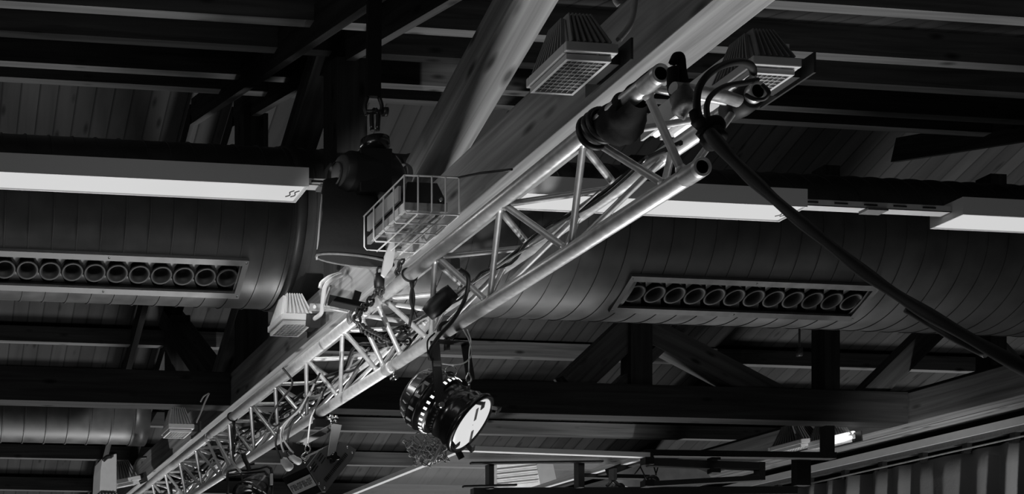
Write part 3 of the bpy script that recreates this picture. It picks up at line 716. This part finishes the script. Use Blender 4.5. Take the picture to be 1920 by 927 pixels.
m = MB(); pts = cat([pd(1322, 228, 2.7), pd(1338, 238, 2.7), pd(1345, 262, 2.7)], 6); m.tube(pts, [.012 + .012 * math.sin(math.pi * i / (len(pts) - 1)) for i in range(len(pts))], 10); m.build('tape_cuff', 'black_cloth', t)
P = [(1330, 250, 2.68), (1372, 298, 2.62), (1420, 345, 2.55), (1480, 398, 2.45), (1550, 455, 2.35), (1630, 518, 2.25), (1710, 571, 2.15), (1800, 624, 2.05), (1930, 697, 1.95), (2100, 790, 1.9)]
pts = cat([pd(*p) for p in P], 6)
m = MB(); m.tube(pts, [.0135 - .0035 * min(1, i / 20) + .0012 * math.sin(i * .7) for i in range(len(pts))], 12); m.build('strap', 'rubber', t)
m = MB(); m.tube(cat([pd(1700, 580, 2.17), pd(1740, 604, 2.14), pd(1790, 634, 2.08), pd(1850, 665, 2.03)], 6), .007, 8); m.build('second_strand', 'rubber', t)
# pieces on the far upper pipe end
t = thing('cable_ring', TP(C0, 2.85), 'black rubber ring and cable wound on the upper right pipe end', 'cable')
m = MB(); c1 = TP(C0, 2.80); m.lathe([(0, .0265), (0, .036), (.045, .038), (.09, .03), (.09, .0265)], c1, (0, 1, 0), 24); m.build('ring', 'rubber', t)
m = MB(); m.tube(cat([pd(1398, 178, 2.86), pd(1415, 186, 2.84), pd(1432, 186, 2.83), pd(1441, 178, 2.82), pd(1440, 170, 2.82), pd(1430, 160, 2.84)], 8), .0045, 8); m.build('tie', 'rubber', t)

# ---------------------------------------------------------------- cables inside the truss
labs = ['black cable lying inside the truss along the upper right pipe, near section', 'second black cable running loosely inside the truss', 'grey cable threaded through the middle of the truss',
        'black cable sagging inside the far truss section', 'pale cable tangled in the far truss section', 'black cable bunched in the middle truss section', 'grey cable resting on the lower pipe inside the far section', 'thin black cable crossing the braces of the middle section',
        'pale cable coiled inside the middle truss section', 'black looping cable deep inside the far truss']
for i, lab in enumerate(labs):
    s0, s1, cen, amp, r, mt = [(3.0, 6.5, (2.10, 1.475), .012, .008, 'rubber'), (3.1, 7.5, (2.085, 1.46), .02, .006, 'black_gloss'), (3.3, 8.0, (2.075, 1.445), .02, .004, 'aluminium_dull'),
        (5.6, 9.7, (2.03, 1.43), .05, .008, 'rubber'), (5.8, 9.6, (2.05, 1.44), .05, .006, 'cable_grey'), (4.9, 8.6, (2.02, 1.44), .05, .008, 'rubber'), (6.6, 9.7, (2.02, 1.40), .04, .008, 'cable_grey'), (4.8, 7.4, (1.99, 1.42), .06, .005, 'black_gloss'),
        (5.0, 7.4, (2.06, 1.47), .035, .007, 'cable_grey'), (6.4, 9.7, (1.98, 1.45), .055, .009, 'rubber')][i]
    n = int((s1 - s0) / .16); pts = []
    for k in range(n + 1):
        y = s0 + (s1 - s0) * k / n
        pts.append(V(cen[0] + R.uniform(-amp, amp), y, cen[1] + R.uniform(-amp, amp)))
    cable(pts, r, mt, lab, 4, n=6)
for i, (xx, yy, lab) in enumerate([(755, 690, 'coil of cable stuffed between the braces beside the chain'), (600, 690, 'coil of dark cable inside the middle truss section'), (535, 770, 'coil of dark cable farther along inside the truss'), (480, 800, 'loose coil of pale cable in the far part of the truss'), (350, 880, 'coil of cable near the bottom left end of the truss')]):
    p = pu(xx, yy, 2.03); c1 = V(2.03, p.y, 1.43); m = MB()
    pts = [c1 + Vector((.055 * math.cos(a) * (1 + .2 * math.sin(a * .37)), .10 * math.sin(a * 1.03) + .004 * a, .05 * math.sin(a + .8))) for a in [k * .35 for k in range(70)]]
    m.tube(pts, .0045, 6); tag(m.build('cable_coil', 'cable_grey' if i % 2 else 'rubber'), lab, 'cable')
# black cable ties with hanging ends
for (xx, yy, lab) in ((768, 512, 'black velcro tie knotted round the upper truss pipe right of the chain'), (436, 780, 'small black tie round the far upper truss pipe')):
    p = pu(xx, yy, A0[0]); c1 = V(A0[0], p.y, A0[1]); m = MB()
    m.tube([c1 + Vector((math.cos(a) * .029, .012 * math.sin(a), math.sin(a) * .029)) for a in [2 * math.pi * k / 20 for k in range(20)]], .004, 6, closed=True)
    m.tube(cat([c1 + Vector((.0, -.01, -.03)), c1 + Vector((.012, -.01, -.09)), c1 + Vector((.0, -.02, -.15)), c1 + Vector((-.006, -.01, -.20))], 5), .006, 6)
    m.tube(cat([c1 + Vector((.01, -.01, -.03)), c1 + Vector((.0, -.01, -.10)), c1 + Vector((.018, -.02, -.17))], 5), .006, 6)
    tag(m.build('cable_tie', 'rubber'), lab, 'cable tie')
# small dark lamp lying inside truss
t = thing('small_spotlight', V(2.08, 4.25, 1.42), 'small black spotlight tucked inside the near truss section', 'spotlight')
m = MB(); c1 = pd(850, 545, 4.35); m.lathe([(0, .002), (0, .03), (.03, .036), (.09, .036), (.12, .028), (.12, .002)], c1, (-.6, .5, -.6), 20); m.build('housing', 'black', t)
m = MB(); m.beam(pd(832, 488, 4.4), pd(850, 497, 4.5), .05, .035); m.build('mount', 'black', t)

# ---------------------------------------------------------------- frames from a view direction
def vframe(px, py):
    r = pd(px, py, 1.0) - V(0, 0, 0); r.normalize()
    rt = Vector((CS, -SN, 0)); rt = (rt - r * rt.dot(r)).normalized(); up = rt.cross(r).normalized()
    return r, rt, up

# ---------------------------------------------------------------- big spotlight (par can)
pc = 4.25
P_l = pd(884, 796, pc)                       # centre of the front rim
r_, rt_, up_ = vframe(840, 765)
ax = (rt_ * .78 - up_ * .46 - r_ * .36).normalized()   # pointing out of the lens
t = thing('par_spotlight', pd(838, 640, pc), 'big black spotlight with lit lens hanging below the lower truss pipe', 'spotlight')
q = pc / F
R0 = 57 * q
m = MB()
Lb = 0.225
prof = [(0, R0 * .98), (.004, R0 * 1.05), (-.008, R0 * 1.08), (-.02, R0 * 1.02), (-.03, R0 * .96), (-.045, R0 * .99), (-.055, R0 * .93), (-.085, R0 * .90), (-.088, R0 * .93), (-.094, R0 * .93), (-.098, R0 * .89), (-.125, R0 * .90)]
m.lathe([(0, R0 * .90), (.002, R0 * .95)] + prof[1:], P_l, ax, 48); m.build('front_barrel', 'black_gloss', t)
m = MB(); m.lathe([(-.125, R0 * .90), (-.127, R0 * .98), (-.165, R0 * 1.06), (-.17, R0 * 1.06), (-.172, R0 * 1.09), (-.176, R0 * 1.06), (-.20, R0 * 1.03), (-.205, R0 * 1.05), (-.209, R0 * 1.01), (-.245, R0 * .86), (-.262, R0 * .70), (-.268, R0 * .55), (-.27, .002)], P_l, ax, 48); body = m.build('rear_housing', 'black_gloss', t)
m = MB(); m.lathe([(-.004, R0 * .92), (.001, R0 * .91), (.004, R0 * .6), (.006, .002)], P_l, ax, 48); m.build('lens', 'lens_lit', t)
e1 = (up_ - ax * up_.dot(ax)).normalized(); e2 = ax.cross(e1)
def rad(a): return e1 * math.cos(a) + e2 * math.sin(a)
for k in range(30):                          # light leaking through the vent ring
    a = 2 * math.pi * k / 30; d = rad(a); tg = ax.cross(d)
    m = MB(); c1 = P_l + ax * -.139 + d * R0 * 1.005; m.beam(c1 - ax * .008, c1 + ax * .006, .009, .003, d)
    m.build('vent_hole', 'tube_lit', t)
for k in range(14):
    a = 2 * math.pi * k / 14 + .1; d = rad(a)
    m = MB(); c1 = P_l + ax * -.188 + d * R0 * 1.045; m.beam(c1 - ax * .011, c1 + ax * .011, .011, .003, d); m.build('vent_slot', 'label', t)  # pale slot colour stands in for highlights on the black barrel
for k in range(20):
    a = 2 * math.pi * k / 20; d = rad(a); d2 = (d - ax * .45).normalized()
    m = MB(); c1 = P_l + ax * -.228 + d * R0 * .935; aa = (ax * .9 + d * .45).normalized(); m.beam(c1 - aa * .011, c1 + aa * .011, .004, .003, d2); m.build('rear_slot', 'label', t)  # rear slots likewise coloured pale in place of highlights
for k, a in enumerate((math.radians(38), math.radians(128), math.radians(218), math.radians(308))):   # filter frame clips
    d = rad(a); m = MB(); c1 = P_l + d * R0 * 1.0; tg = ax.cross(d)
    m.beam(c1 + ax * .0, c1 + ax * .028 + d * .012, .018, .003, d); m.beam(c1 + ax * .028 + d * .016, c1 + ax * .028 - d * .012, .018, .003, ax); m.build('filter_clip', 'dark_steel', t)
for sg in (1, -1):                           # dark bars in front of the lens
    m = MB(); c1 = P_l + ax * .010; d = rad(math.radians(38)); m.beam(c1 + d * sg * R0 * .25, c1 + d * sg * R0 * .78, .012, .002, ax); m.build('lens_bar', 'grey_steel', t)
# yoke
hang = pu(838, 636, B0[0]); piv = P_l + ax * -.115
side = (Vector((1, 0, 0)) - ax * ax.x).normalized()
hz = Vector((ax.y, -ax.x, 0)).normalized()
nearp, farp = pd(826, 767, pc - .19), pd(868, 722, pc + .10)
tl, tr = pd(815, 640, pc - .16), pd(848, 634, pc + .10)
yn = (nearp - tl)
m = MB(); m.beam(tl, nearp, .032, .004, (0, 1, .1)); m.build('yoke_arm', 'black_gloss', t)
m = MB(); m.beam(tr + Vector((.05, 0, -.02)), farp + Vector((0.03, 0, .02)), .032, .004, (0, 1, .1)); m.build('yoke_arm', 'black_gloss', t)
m = MB(); m.beam(tl, tr + Vector((.05, 0, -.02)), .032, .004, (0, .2, 1)); m.build('yoke_bridge', 'black', t)
m = MB(); a_, b_ = tl * .70 + nearp * .30, tl * .62 + nearp * .38; m.beam(a_ - Vector((0, .003, 0)), b_ - Vector((0, .003, 0)), .026, .003, (0, 1, .1)); m.build('white_tape', 'label', t)
m = MB(); m.tube([nearp + Vector((.0, -.012, .012)), nearp + Vector((0, .02, .012))], .010, 12); m.build('pivot_bolt', 'chrome', t)
t_par = t
t = thing('hook_clamp', hang, 'black hook clamp holding the big spotlight on the lower pipe', 'clamp')
cc = V(B0[0], hang.y, B0[1]); m = MB()
m.tube([cc + Vector((math.cos(a) * .031, 0, math.sin(a) * .031)) for a in [math.radians(x) for x in range(-80, 200, 14)]], .008, 8); m.tube([cc + Vector((0, 0, -.03)), cc + Vector((0, 0, -.075))], .012, 8); m.build('hook', 'black', t)
m = MB(); m.tube([cc + Vector((.03, 0, -.035)), cc + Vector((.075, -.01, -.045))], .005, 8); m.tube([cc + Vector((.075, -.03, -.045)), cc + Vector((.075, .01, -.045))], .006, 6); m.build('wing_bolt', 'dark_steel', t)
cable([pd(862, 505, 3.95), pd(878, 520, 3.95), pd(872, 560, 4.0), pd(850, 600, 4.0), pd(822, 632, 4.0), pd(808, 655, 4.02), pd(806, 672, 4.05), pd(812, 674, 4.1)], .007, 'rubber', 'black cable dropping from the truss to the big spotlight')
cable([pd(815, 625, 4.0), pd(802, 640, 4.0), pd(803, 665, 4.0), pd(808, 675, 4.05)], .003, 'rubber', 'thin black wire looped left of the hook clamp')
cable([pd(868, 618, 4.1), pd(880, 640, 4.1), pd(884, 665, 4.1), pd(872, 680, 4.1), pd(850, 684, 4.1), pd(828, 682, 4.1)], .0025, 'aluminium', 'thin steel safety wire looping right of the spotlight yoke', 10)
cable([pd(876, 618, 4.15), pd(883, 640, 4.15), pd(880, 660, 4.15), pd(879, 700, 4.15)], .0025, 'aluminium', 'steel safety wire hanging straight down beside the yoke', 10)
m = MB(); m.tube(cat([pd(879, 698, 4.15), pd(874, 712, 4.15), pd(879, 718, 4.15), pd(884, 712, 4.15), pd(879, 700, 4.15)], 5), .003, 6); m.tube([pd(879, 717, 4.15), pd(879, 732, 4.2)], .005, 8)
tag(m.build('wire_thimble', 'chrome'), 'chrome thimble and snap hook at the end of the safety wire', 'hook')
m = MB(); m.tube([pd(846 + 11 * math.cos(2 * math.pi * k / 24), 697 + 11 * math.sin(2 * math.pi * k / 24), 4.15) for k in range(24)], .0022, 6, closed=True)
tag(m.build('key_ring', 'chrome'), 'thin round ring hanging above the big spotlight body', 'ring')

# ---------------------------------------------------------------- dark box floodlight on yoke
bd = 5.35
t = thing('box_spotlight', pd(600, 850, bd), 'black box-shaped stage light with slotted side and grey name plate', 'stage light')
side_px = [(576, 876), (597, 848), (628, 829), (648, 835), (665, 845), (659, 860), (632, 893), (610, 922), (604, 922)]
rv, rt_, up_ = vframe(600, 860)
fr = [pd(x, y, bd) for x, y in side_px]
ext = pd(527, 899, bd + .0) - pd(576, 876, bd); ext = ext + rv * .16
m = MB(); m.prism(fr, ext); m.build('housing', 'black_gloss', t)
m = MB(); c0 = sum(fr, Vector()) / len(fr); m.prism([c0 + (p - c0) * 1.03 - rv * .0 for p in fr], ext.normalized() * -.006); m.build('side_plate', 'plate', t)
nout = -ext.normalized()
def sp_(x, y, k=.008): return pd(x, y, bd) + nout * k
for i in range(20):
    k = i / 19; x = 608 + k * (647 - 608); y = 902 + k * (853 - 902)
    m = MB(); m.beam(sp_(x - 2.6, y - 2.6), sp_(x + 2.6, y + 2.6), .0035, .002, nout); m.build('vent_slot', 'black', t)
for (x, y) in ((584, 873), (587, 877), (590, 881), (583, 881), (596, 857), (600, 861), (604, 865), (628, 838)):
    m = MB(); m.beam(sp_(x - 4, y + 6), sp_(x + 4, y - 6), .004, .002, nout); m.build('side_slot', 'black', t)
for (x, y) in ((581, 879), (597, 908), (607, 916), (650, 840), (659, 850)):
    m = MB(); m.lathe([(0, .006), (.003, .005), (.004, .001)], sp_(x, y, .006), nout, 8); m.build('screw', 'chrome', t)
# name plate on the front face
eu = ext.normalized(); A_ = pd(576, 876, bd); B_ = pd(604, 922, bd); fd = (B_ - A_).normalized(); fn = eu.cross(fd).normalized()
if fn.dot(rv) > 0: fn = -fn
LE = ext.length
def fp(a, b_, k=.003): return A_ + eu * a * LE + (B_ - A_) * b_ + fn * k
m = MB(); m.prism([fp(.03, .27), fp(.93, .27), fp(.93, .72), fp(.03, .72)], fn * .002); m.build('name_plate', 'label', t)
for i in range(9):
    a0 = .88 - i * .092; m = MB()
    rows = [(.38, .42), (.47, .51), (.57, .61)]
    for (r0, r1) in rows[(0 if i % 3 else 0):]:
        if (i * 7 + int(r0 * 100)) % 4: m.prism([fp(a0, r0, .0055), fp(a0 - .065, r0, .0055), fp(a0 - .065, r1, .0055), fp(a0, r1, .0055)], fn * .001)
    m.prism([fp(a0, .38, .0055), fp(a0 - .018, .38, .0055), fp(a0 - .018, .61, .0055), fp(a0, .61, .0055)], fn * .001)
    if i % 2: m.prism([fp(a0 - .047, .38, .0055), fp(a0 - .065, .38, .0055), fp(a0 - .065, .61, .0055), fp(a0 - .047, .61, .0055)], fn * .001)
    m.build('lettering', 'label_dark', t)
m = MB(); m.prism([sp_(616, 798, .02), sp_(634, 801, .02), sp_(620, 861, .02), sp_(608, 861, .02)], nout * .004); m.prism([sp_(616, 798, .02), sp_(634, 801, .02), sp_(634, 803, -.25), sp_(616, 800, -.25)], Vector((0, 0, -.004))); m.build('yoke', 'yoke_grey', t)
m = MB(); c1 = sp_(614, 864, .03)
pts = []
for k in range(40):
    a = 2 * math.pi * k / 40; r = .020 * (1 + .28 * math.cos(4 * a + .6)); pts.append(c1 + (rt_ * math.cos(a) + up_ * math.sin(a)) * r)
m.prism(pts, nout * .018); m.build('star_knob', 'black_gloss', t, bevel=.002)
m = MB(); m.beam(pd(565, 835, bd + .2), pd(617, 800, bd + .1), .03, .004, (0, 0, 1)); m.beam(pd(560, 832, bd + .2), pd(556, 860, bd + .2), .06, .004, (0, 1, 0)); m.build('yoke_bridge', 'dark_steel', t)
t = thing('hook_clamp', pd(612, 790, 5.2), 'dark pipe clamp with chrome wing bolt above the box-shaped stage light', 'clamp')
hy = pu(600, 785, B0[0]).y; cc = V(B0[0], hy, B0[1]); m = MB()
m.tube([cc + Vector((math.cos(a) * .031, 0, math.sin(a) * .031)) for a in [math.radians(x) for x in range(150, 400, 14)]], .009, 8); m.box(cc.x - .03, cc.y - .02, cc.z - .075, cc.x + .03, cc.y + .02, cc.z - .034); m.build('jaw', 'dark_steel', t)
m = MB(); p = pd(625, 786, 5.2); m.tube([p - Vector((.03, 0, 0)), p + Vector((.02, 0, 0))], .009, 8); m.tube([p + Vector((.012, 0, -.015)), p + Vector((.012, 0, .015))], .006, 6); m.tube([pd(621, 779, 5.2), pd(621, 796, 5.2)], .010, 10); m.build('wing_bolt', 'chrome', t)
cable([pd(590, 768, 5.0), pd(583, 785, 5.0), pd(579, 810, 5.05), pd(577, 832, 5.1)], .0035, 'cable_white', 'pale safety wire hanging above the box-shaped stage light')
m = MB(); m.tube(cat([pd(577, 831, 5.1), pd(572, 843, 5.1), pd(577, 850, 5.1), pd(582, 843, 5.1), pd(577, 832, 5.1)], 5), .004, 6)
m.tube(cat([pd(575, 848, 5.1), pd(566, 856, 5.1), pd(572, 862, 5.1), pd(580, 856, 5.1), pd(570, 868, 5.1)], 5), .0045, 6)
tag(m.build('snap_hook', 'chrome'), 'chrome snap hook and chain on top of the box-shaped stage light', 'hook')
# hanging cable bunch with plugs
bun = [([(600, 700), (575, 745), (545, 782), (525, 800), (517, 830), (522, 850), (530, 865)], 'rubber', 'black cable sweeping down to the plugs left of the stage light'),
       ([(590, 720), (570, 760), (540, 790), (529, 815), (540, 838), (550, 850)], 'cable_grey', 'grey cable curving down to the plugs'),
       ([(582, 735), (560, 770), (530, 800), (527, 830), (532, 848)], 'cable_grey', 'second grey cable curving down to the plugs'),
       ([(578, 745), (562, 780), (545, 800), (538, 830)], 'rubber', 'short black cable hanging beside the grey ones'),
       ([(530, 690), (548, 720), (520, 760), (505, 790), (515, 800), (524, 795)], 'rubber', 'black cable loop tucked over the lower truss pipe')]
for pts, mt, lab in bun: cable([pd(x, y, 5.0 + .02 * i) for i, (x, y) in enumerate(pts)], .0045, mt, lab)
for (a, b_, r, mt, lab) in (((531, 863), (545, 880), .018, 'white_paint', 'white cable plug lying on the stage light'), ((545, 857), (563, 868), .014, 'white_paint', 'smaller white plug beside the bigger one'), ((541, 850), (556, 866), .013, 'dark_steel', 'dark cable plug next to the white plugs')):
    p, q_ = pd(a[0], a[1], 5.1), pd(b_[0], b_[1], 5.12); d = (q_ - p); m = MB()
    m.lathe([(-.01, r * .4), (0, r * .8), (.004, r), (d.length * .5, r), (d.length * .55, r * 1.1), (d.length * .9, r * 1.1), (d.length, r * .8), (d.length, .001)], p, d, 16)
    tag(m.build('cable_plug', mt), lab, 'plug')

# ---------------------------------------------------------------- small front-facing spotlight at the bottom
d3 = 6.0
t = thing('par_spotlight', pd(468, 905, d3), 'small black spotlight with silver reflector and double yoke at the bottom edge', 'spotlight')
c1 = pd(462, 932, d3); rv, rt_, up_ = vframe(462, 925); ax = (-rv * .75 - rt_ * .5 - up_ * .35).normalized(); R3 = 30 * d3 / F
m = MB(); m.lathe([(0, R3 * .8), (.004, R3), (-.02, R3 * 1.02), (-.06, R3 * 1.0), (-.14, R3 * .9), (-.2, R3 * .5), (-.2, .002)], c1, ax, 36); m.build('housing', 'black_gloss', t)
m = MB(); m.lathe([(-.002, R3 * .8), (-.03, R3 * .6), (-.06, R3 * .3), (-.065, .002)], c1, ax, 36); m.build('reflector', 'lamp_glass', t)
for (xs, dd) in (([(427, 935), (426, 892), (428, 884), (440, 881), (462, 882), (485, 879), (500, 875), (508, 879), (510, 890), (510, 940)], 6.0), ([(428, 891), (462, 887), (496, 884), (500, 890), (504, 940)], 6.1)):
    m = MB(); m.tube([pd(x, y, dd) for x, y in xs], .0075, 8); m.build('yoke', 'black', t)
for (x, y0_, y1_, dd) in ((509, 889, 910, 5.985), (501, 908, 920, 6.08)):
    m = MB(); m.beam(pd(x, y0_, dd), pd(x, y1_, dd), .011, .018, (0, 1, 0)); m.build('white_tape', 'label', t)
for i in range(4):
    m = MB(); a, b_ = pd(466 + i * 9, 910 + i * 4, 5.93), pd(472 + i * 9, 912 + i * 5, 5.93); m.beam(a, b_, .004, .004); m.build('vent_slot', 'white_paint', t)
t = thing('hook_clamp', pd(468, 870, 5.95), 'black spiky clamp above the small bottom spotlight', 'clamp')
m = MB(); m.tube(cat([pd(456, 850, 5.95), pd(459, 862, 5.95), pd(464, 872, 5.95), pd(468, 884, 5.95)], 5), .012, 8); m.tube([pd(453, 858, 5.95), pd(461, 856, 5.95)], .006, 6); m.tube([pd(460, 872, 5.95), pd(477, 870, 5.95)], .007, 6); m.build('clamp_body', 'black', t)
cable([pd(434, 800, 5.9), pd(436, 840, 5.9), pd(440, 870, 5.9), pd(452, 890, 5.9), pd(455, 908, 5.9)], .005, 'rubber', 'black cable running down to the small bottom spotlight')
cable([pd(430, 850, 5.85), pd(437, 868, 5.85), pd(452, 886, 5.85)], .006, 'cable_grey', 'grey cable end beside the small bottom spotlight')

m = MB(); m.tube([pd(1499, 570, 7.3), pd(1499, 664, 7.3)], .006, 6); m.lathe([(0, .002), (0, .018), (.05, .018), (.05, .002)], pd(1499, 668, 7.3), (0, 0, 1), 12)
tag(m.build('suspension_rod', 'dark_steel'), 'thin dark rod hanging below the big duct right of the middle', 'rod')
# ---------------------------------------------------------------- loudspeaker at lower left
t = thing('loudspeaker', pd(215, 920, 8.8), 'pale box loudspeaker with a carrying slot at lower left', 'loudspeaker')
k = 8.8
poly = [pd(187, 923, k), pd(189, 880, k), pd(192, 859, k), pd(200, 854, k), pd(219, 851, k), pd(219, 923, k)]
m = MB(); m.prism(poly, (0, .35, 0)); m.build('cabinet', 'white_paint', t, bevel=.006)
m = MB(); m.tube(cat([pd(193, 864, 8.78), pd(200, 858, 8.78), pd(209, 856, 8.78)], 4), .016, 10); m.build('handle_slot', 'black', t)
m = MB(); m.prism([pd(186, 923, 8.77), pd(220, 925, 8.77), pd(220, 960, 8.77), pd(186, 958, 8.77)], (0, .3, 0)); m.build('front_grille', 'dark_steel', t)
m = MB(); 
for i in range(6): m.tube([pd(188 + i * 6.2, 925, 8.75), pd(188 + i * 6.2, 960, 8.75)], .004, 5)
m.build('grille_bar', 'white_paint', t)['kind'] = 'stuff'

# ---------------------------------------------------------------- basketball net and backboard
t = thing('basketball_net', pd(810, 862, 6.2), 'crumpled pale basketball net behind the big spotlight', 'net')
m = MB(); rows, cols = 8, 16; k = 6.4
def npt(i, j):
    a = 2 * math.pi * j / cols; f_ = i / rows
    cx_ = 800 + 8 * f_; rx = (36 - 10 * f_) * (1 + .12 * math.sin(j * 2.1 + i)); y = 822 + 44 * f_ + 4 * math.sin(j * 1.7 + i * 1.1)
    p = pd(cx_ + rx * math.cos(a), y + 3 * math.sin(a), k); p.y += rx / F * k * math.sin(a); return p
for i in range(rows):
    for j in range(cols):
        a = npt(i, j + .5 * (i % 2))
        for dj in (-.5, .5):
            b_ = npt(i + 1, j + .5 * (i % 2) + dj); md = (a + b_) / 2 + Vector((R.uniform(-.012, .012), 0, R.uniform(-.012, .008)))
            m.tube(cat([a, md, b_], 3), .0042, 5)
m.build('mesh', 'net', t)
m = MB(); m.tube([pd(829, 832, 6.3), pd(812, 868, 6.3)], .009, 8); m.build('cord', 'net', t)
bb = thing('basketball_backboard', pd(1000, 870, 6.7), 'folded clear backboard with a pale frame at bottom centre', 'backboard')
z = 1.27; c00, c10 = pd(866, 853, 6.55), pd(1215, 847, 6.75); c00.z = c10.z = H + z + .01
dy = Vector((-.02, 1.8, -.0)); c01, c11 = c00 + dy, c10 + dy
def bar(a, b_, w, h, mat, nm): m = MB(); m.beam(a, b_, w, h); return m.build(nm, mat, bb, bevel=.002)
bar(c00, c10, .04, .028, 'board_white', 'frame_bar'); bar(c00 + Vector((0, .02, 0)), c01, .035, .028, 'board_white', 'frame_bar'); bar(c10 + Vector((0, .02, 0)), c11, .035, .028, 'board_white', 'frame_bar')
m = MB(); m.box8([c00, c10, c11, c01] + [p + Vector((0, 0, .012)) for p in (c00, c10, c11, c01)]); m.build('clear_panel', 'acrylic', bb)
bar(c10 + Vector((.045, .05, .0)), c11 + Vector((.045, 0, 0)), .05, .05, 'black', 'support_rail')
bar(pd(866, 851, 6.5), pd(858, 855, 6.5), .03, .05, 'black', 'corner_clip')
zz = H + z + .03
for (a, b_) in (((882, 869), (1130, 866)), ((868, 913), (968, 910))):
    bar(pd(a[0], a[1], 6.8), pd(b_[0], b_[1], 6.8), .03, .012, 'black', 'cross_bar')
t = thing('backboard_hoist_frame', pd(1200, 880, 7.0), 'dark square steel tubing carrying the folded backboard', 'steel frame')
def fb(a, b_, d, h, dep, mat='dark_steel', nm='steel_tube'):
    m = MB(); m.beam(pd(a[0], a[1], d), pd(b_[0], b_[1], d), dep, h * d / F, (0, 0, 1)); m.build(nm, mat, t, bevel=.002)
def fv(a, b_, d, wpx, mat='dark_steel', nm='upright'):
    m = MB(); m.beam(pd(a[0], a[1], d), pd(b_[0], b_[1], d), wpx * d / F, .05, (0, 1, 0)); m.build(nm, mat, t, bevel=.002)
fb((1205, 851), (1563, 856), 7.0, 12, .06, 'black'); fv((1551, 800), (1551, 862), 7.0, 18, 'black'); fv((1502, 860), (1502, 912), 7.1, 28, 'black')
fb((1215, 868), (1430, 876), 6.8, 14, .05); fb((1215, 909), (1430, 897), 6.8, 10, .05); fv((1424, 868), (1424, 902), 6.8, 12)
fb((885, 924), (1490, 921), 6.9, 15, .06); fv((918, 872), (918, 918), 6.85, 10); fv((1086, 866), (1086, 916), 6.85, 12)
fb((1090, 893), (1215, 896), 7.3, 8, .05, 'black'); fb((1140, 886), (1216, 858), 7.0, 14, .05, 'black')
fb((1205, 866), (1222, 866), 6.75, 14, .06, 'black', 'bracket'); fb((1205, 908), (1222, 908), 6.75, 12, .06, 'black', 'bracket'); fb((1330, 862), (1347, 862), 6.75, 6, .05, 'black', 'bracket'); fb((1330, 884), (1347, 884), 6.75, 9, .05, 'black', 'bracket')
fv((1149, 880), (1149, 902), 6.9, 7, 'grey_steel', 'hanger'); 
m = MB(); m.tube([pd(1149, 900, 6.9), pd(1138, 912, 6.9)], .01, 8); m.tube([pd(1149, 900, 6.9), pd(1164, 914, 6.9)], .01, 8); m.build('hanger_leg', 'grey_steel', t)
for (x, y, r) in ((1221, 905, 13), (1159, 918, 11)):
    m = MB(); m.lathe([(-.02, .002), (-.02, r * 7 / F), (.02, r * 7 / F), (.02, .002)], pd(x, y, 7.0), (0, 1, 0), 28); m.build('pulley', 'black_gloss', t)
for (a, b_) in (((1200, 875), (1215, 905)), ((1203, 873), (1190, 890)), ((1226, 875), (1231, 893)), ((1234, 875), (1229, 893))):
    m = MB(); m.tube([pd(a[0], a[1], 6.95), pd(b_[0], b_[1], 6.95)], .004, 6); m.build('pull_rope', 'black', t)
# pale things beyond
t = thing('slatted_box', pd(985, 900, 9.5), 'white slatted box seen through the clear backboard', 'box')
m = MB(); poly = [pd(932, 872, 9.5), pd(1005, 870, 9.5), pd(1013, 909, 9.5), pd(960, 930, 9.5), pd(932, 930, 9.5)]; m.prism(poly, (0, .2, 0)); o = m.build('slatted_face', 'panel_pale', t)
for i in range(4):
    y = 879 + i * 9; m = MB(); m.beam(pd(932, y + 6, 9.47), pd(1006 + i, y - 2, 9.47), .01, .005); m.build('slat_gap', 'grey_paint', t)
m = MB(); m.prism([pd(1005, 870, 9.5), pd(1037, 871, 9.5), pd(1043, 899, 9.5), pd(1013, 909, 9.5)], (0, .2, 0)); m.build('plain_side', 'grey_paint', t)
m = MB(); pts = [pd(1240 + 92 * math.cos(2 * math.pi * k / 48), 896 + 24 * math.sin(2 * math.pi * k / 48), 8.8) for k in range(48)]; m.prism(pts, (0, .03, .0))  # flat pale oval in place of an unidentified bright area
tag(m.build('pale_oval', 'panel_pale'), 'pale oval shape behind the steel tubing at bottom right of centre', 'panel')
for o in bpy.data.objects:
    if '_o' in o: del o['_o']
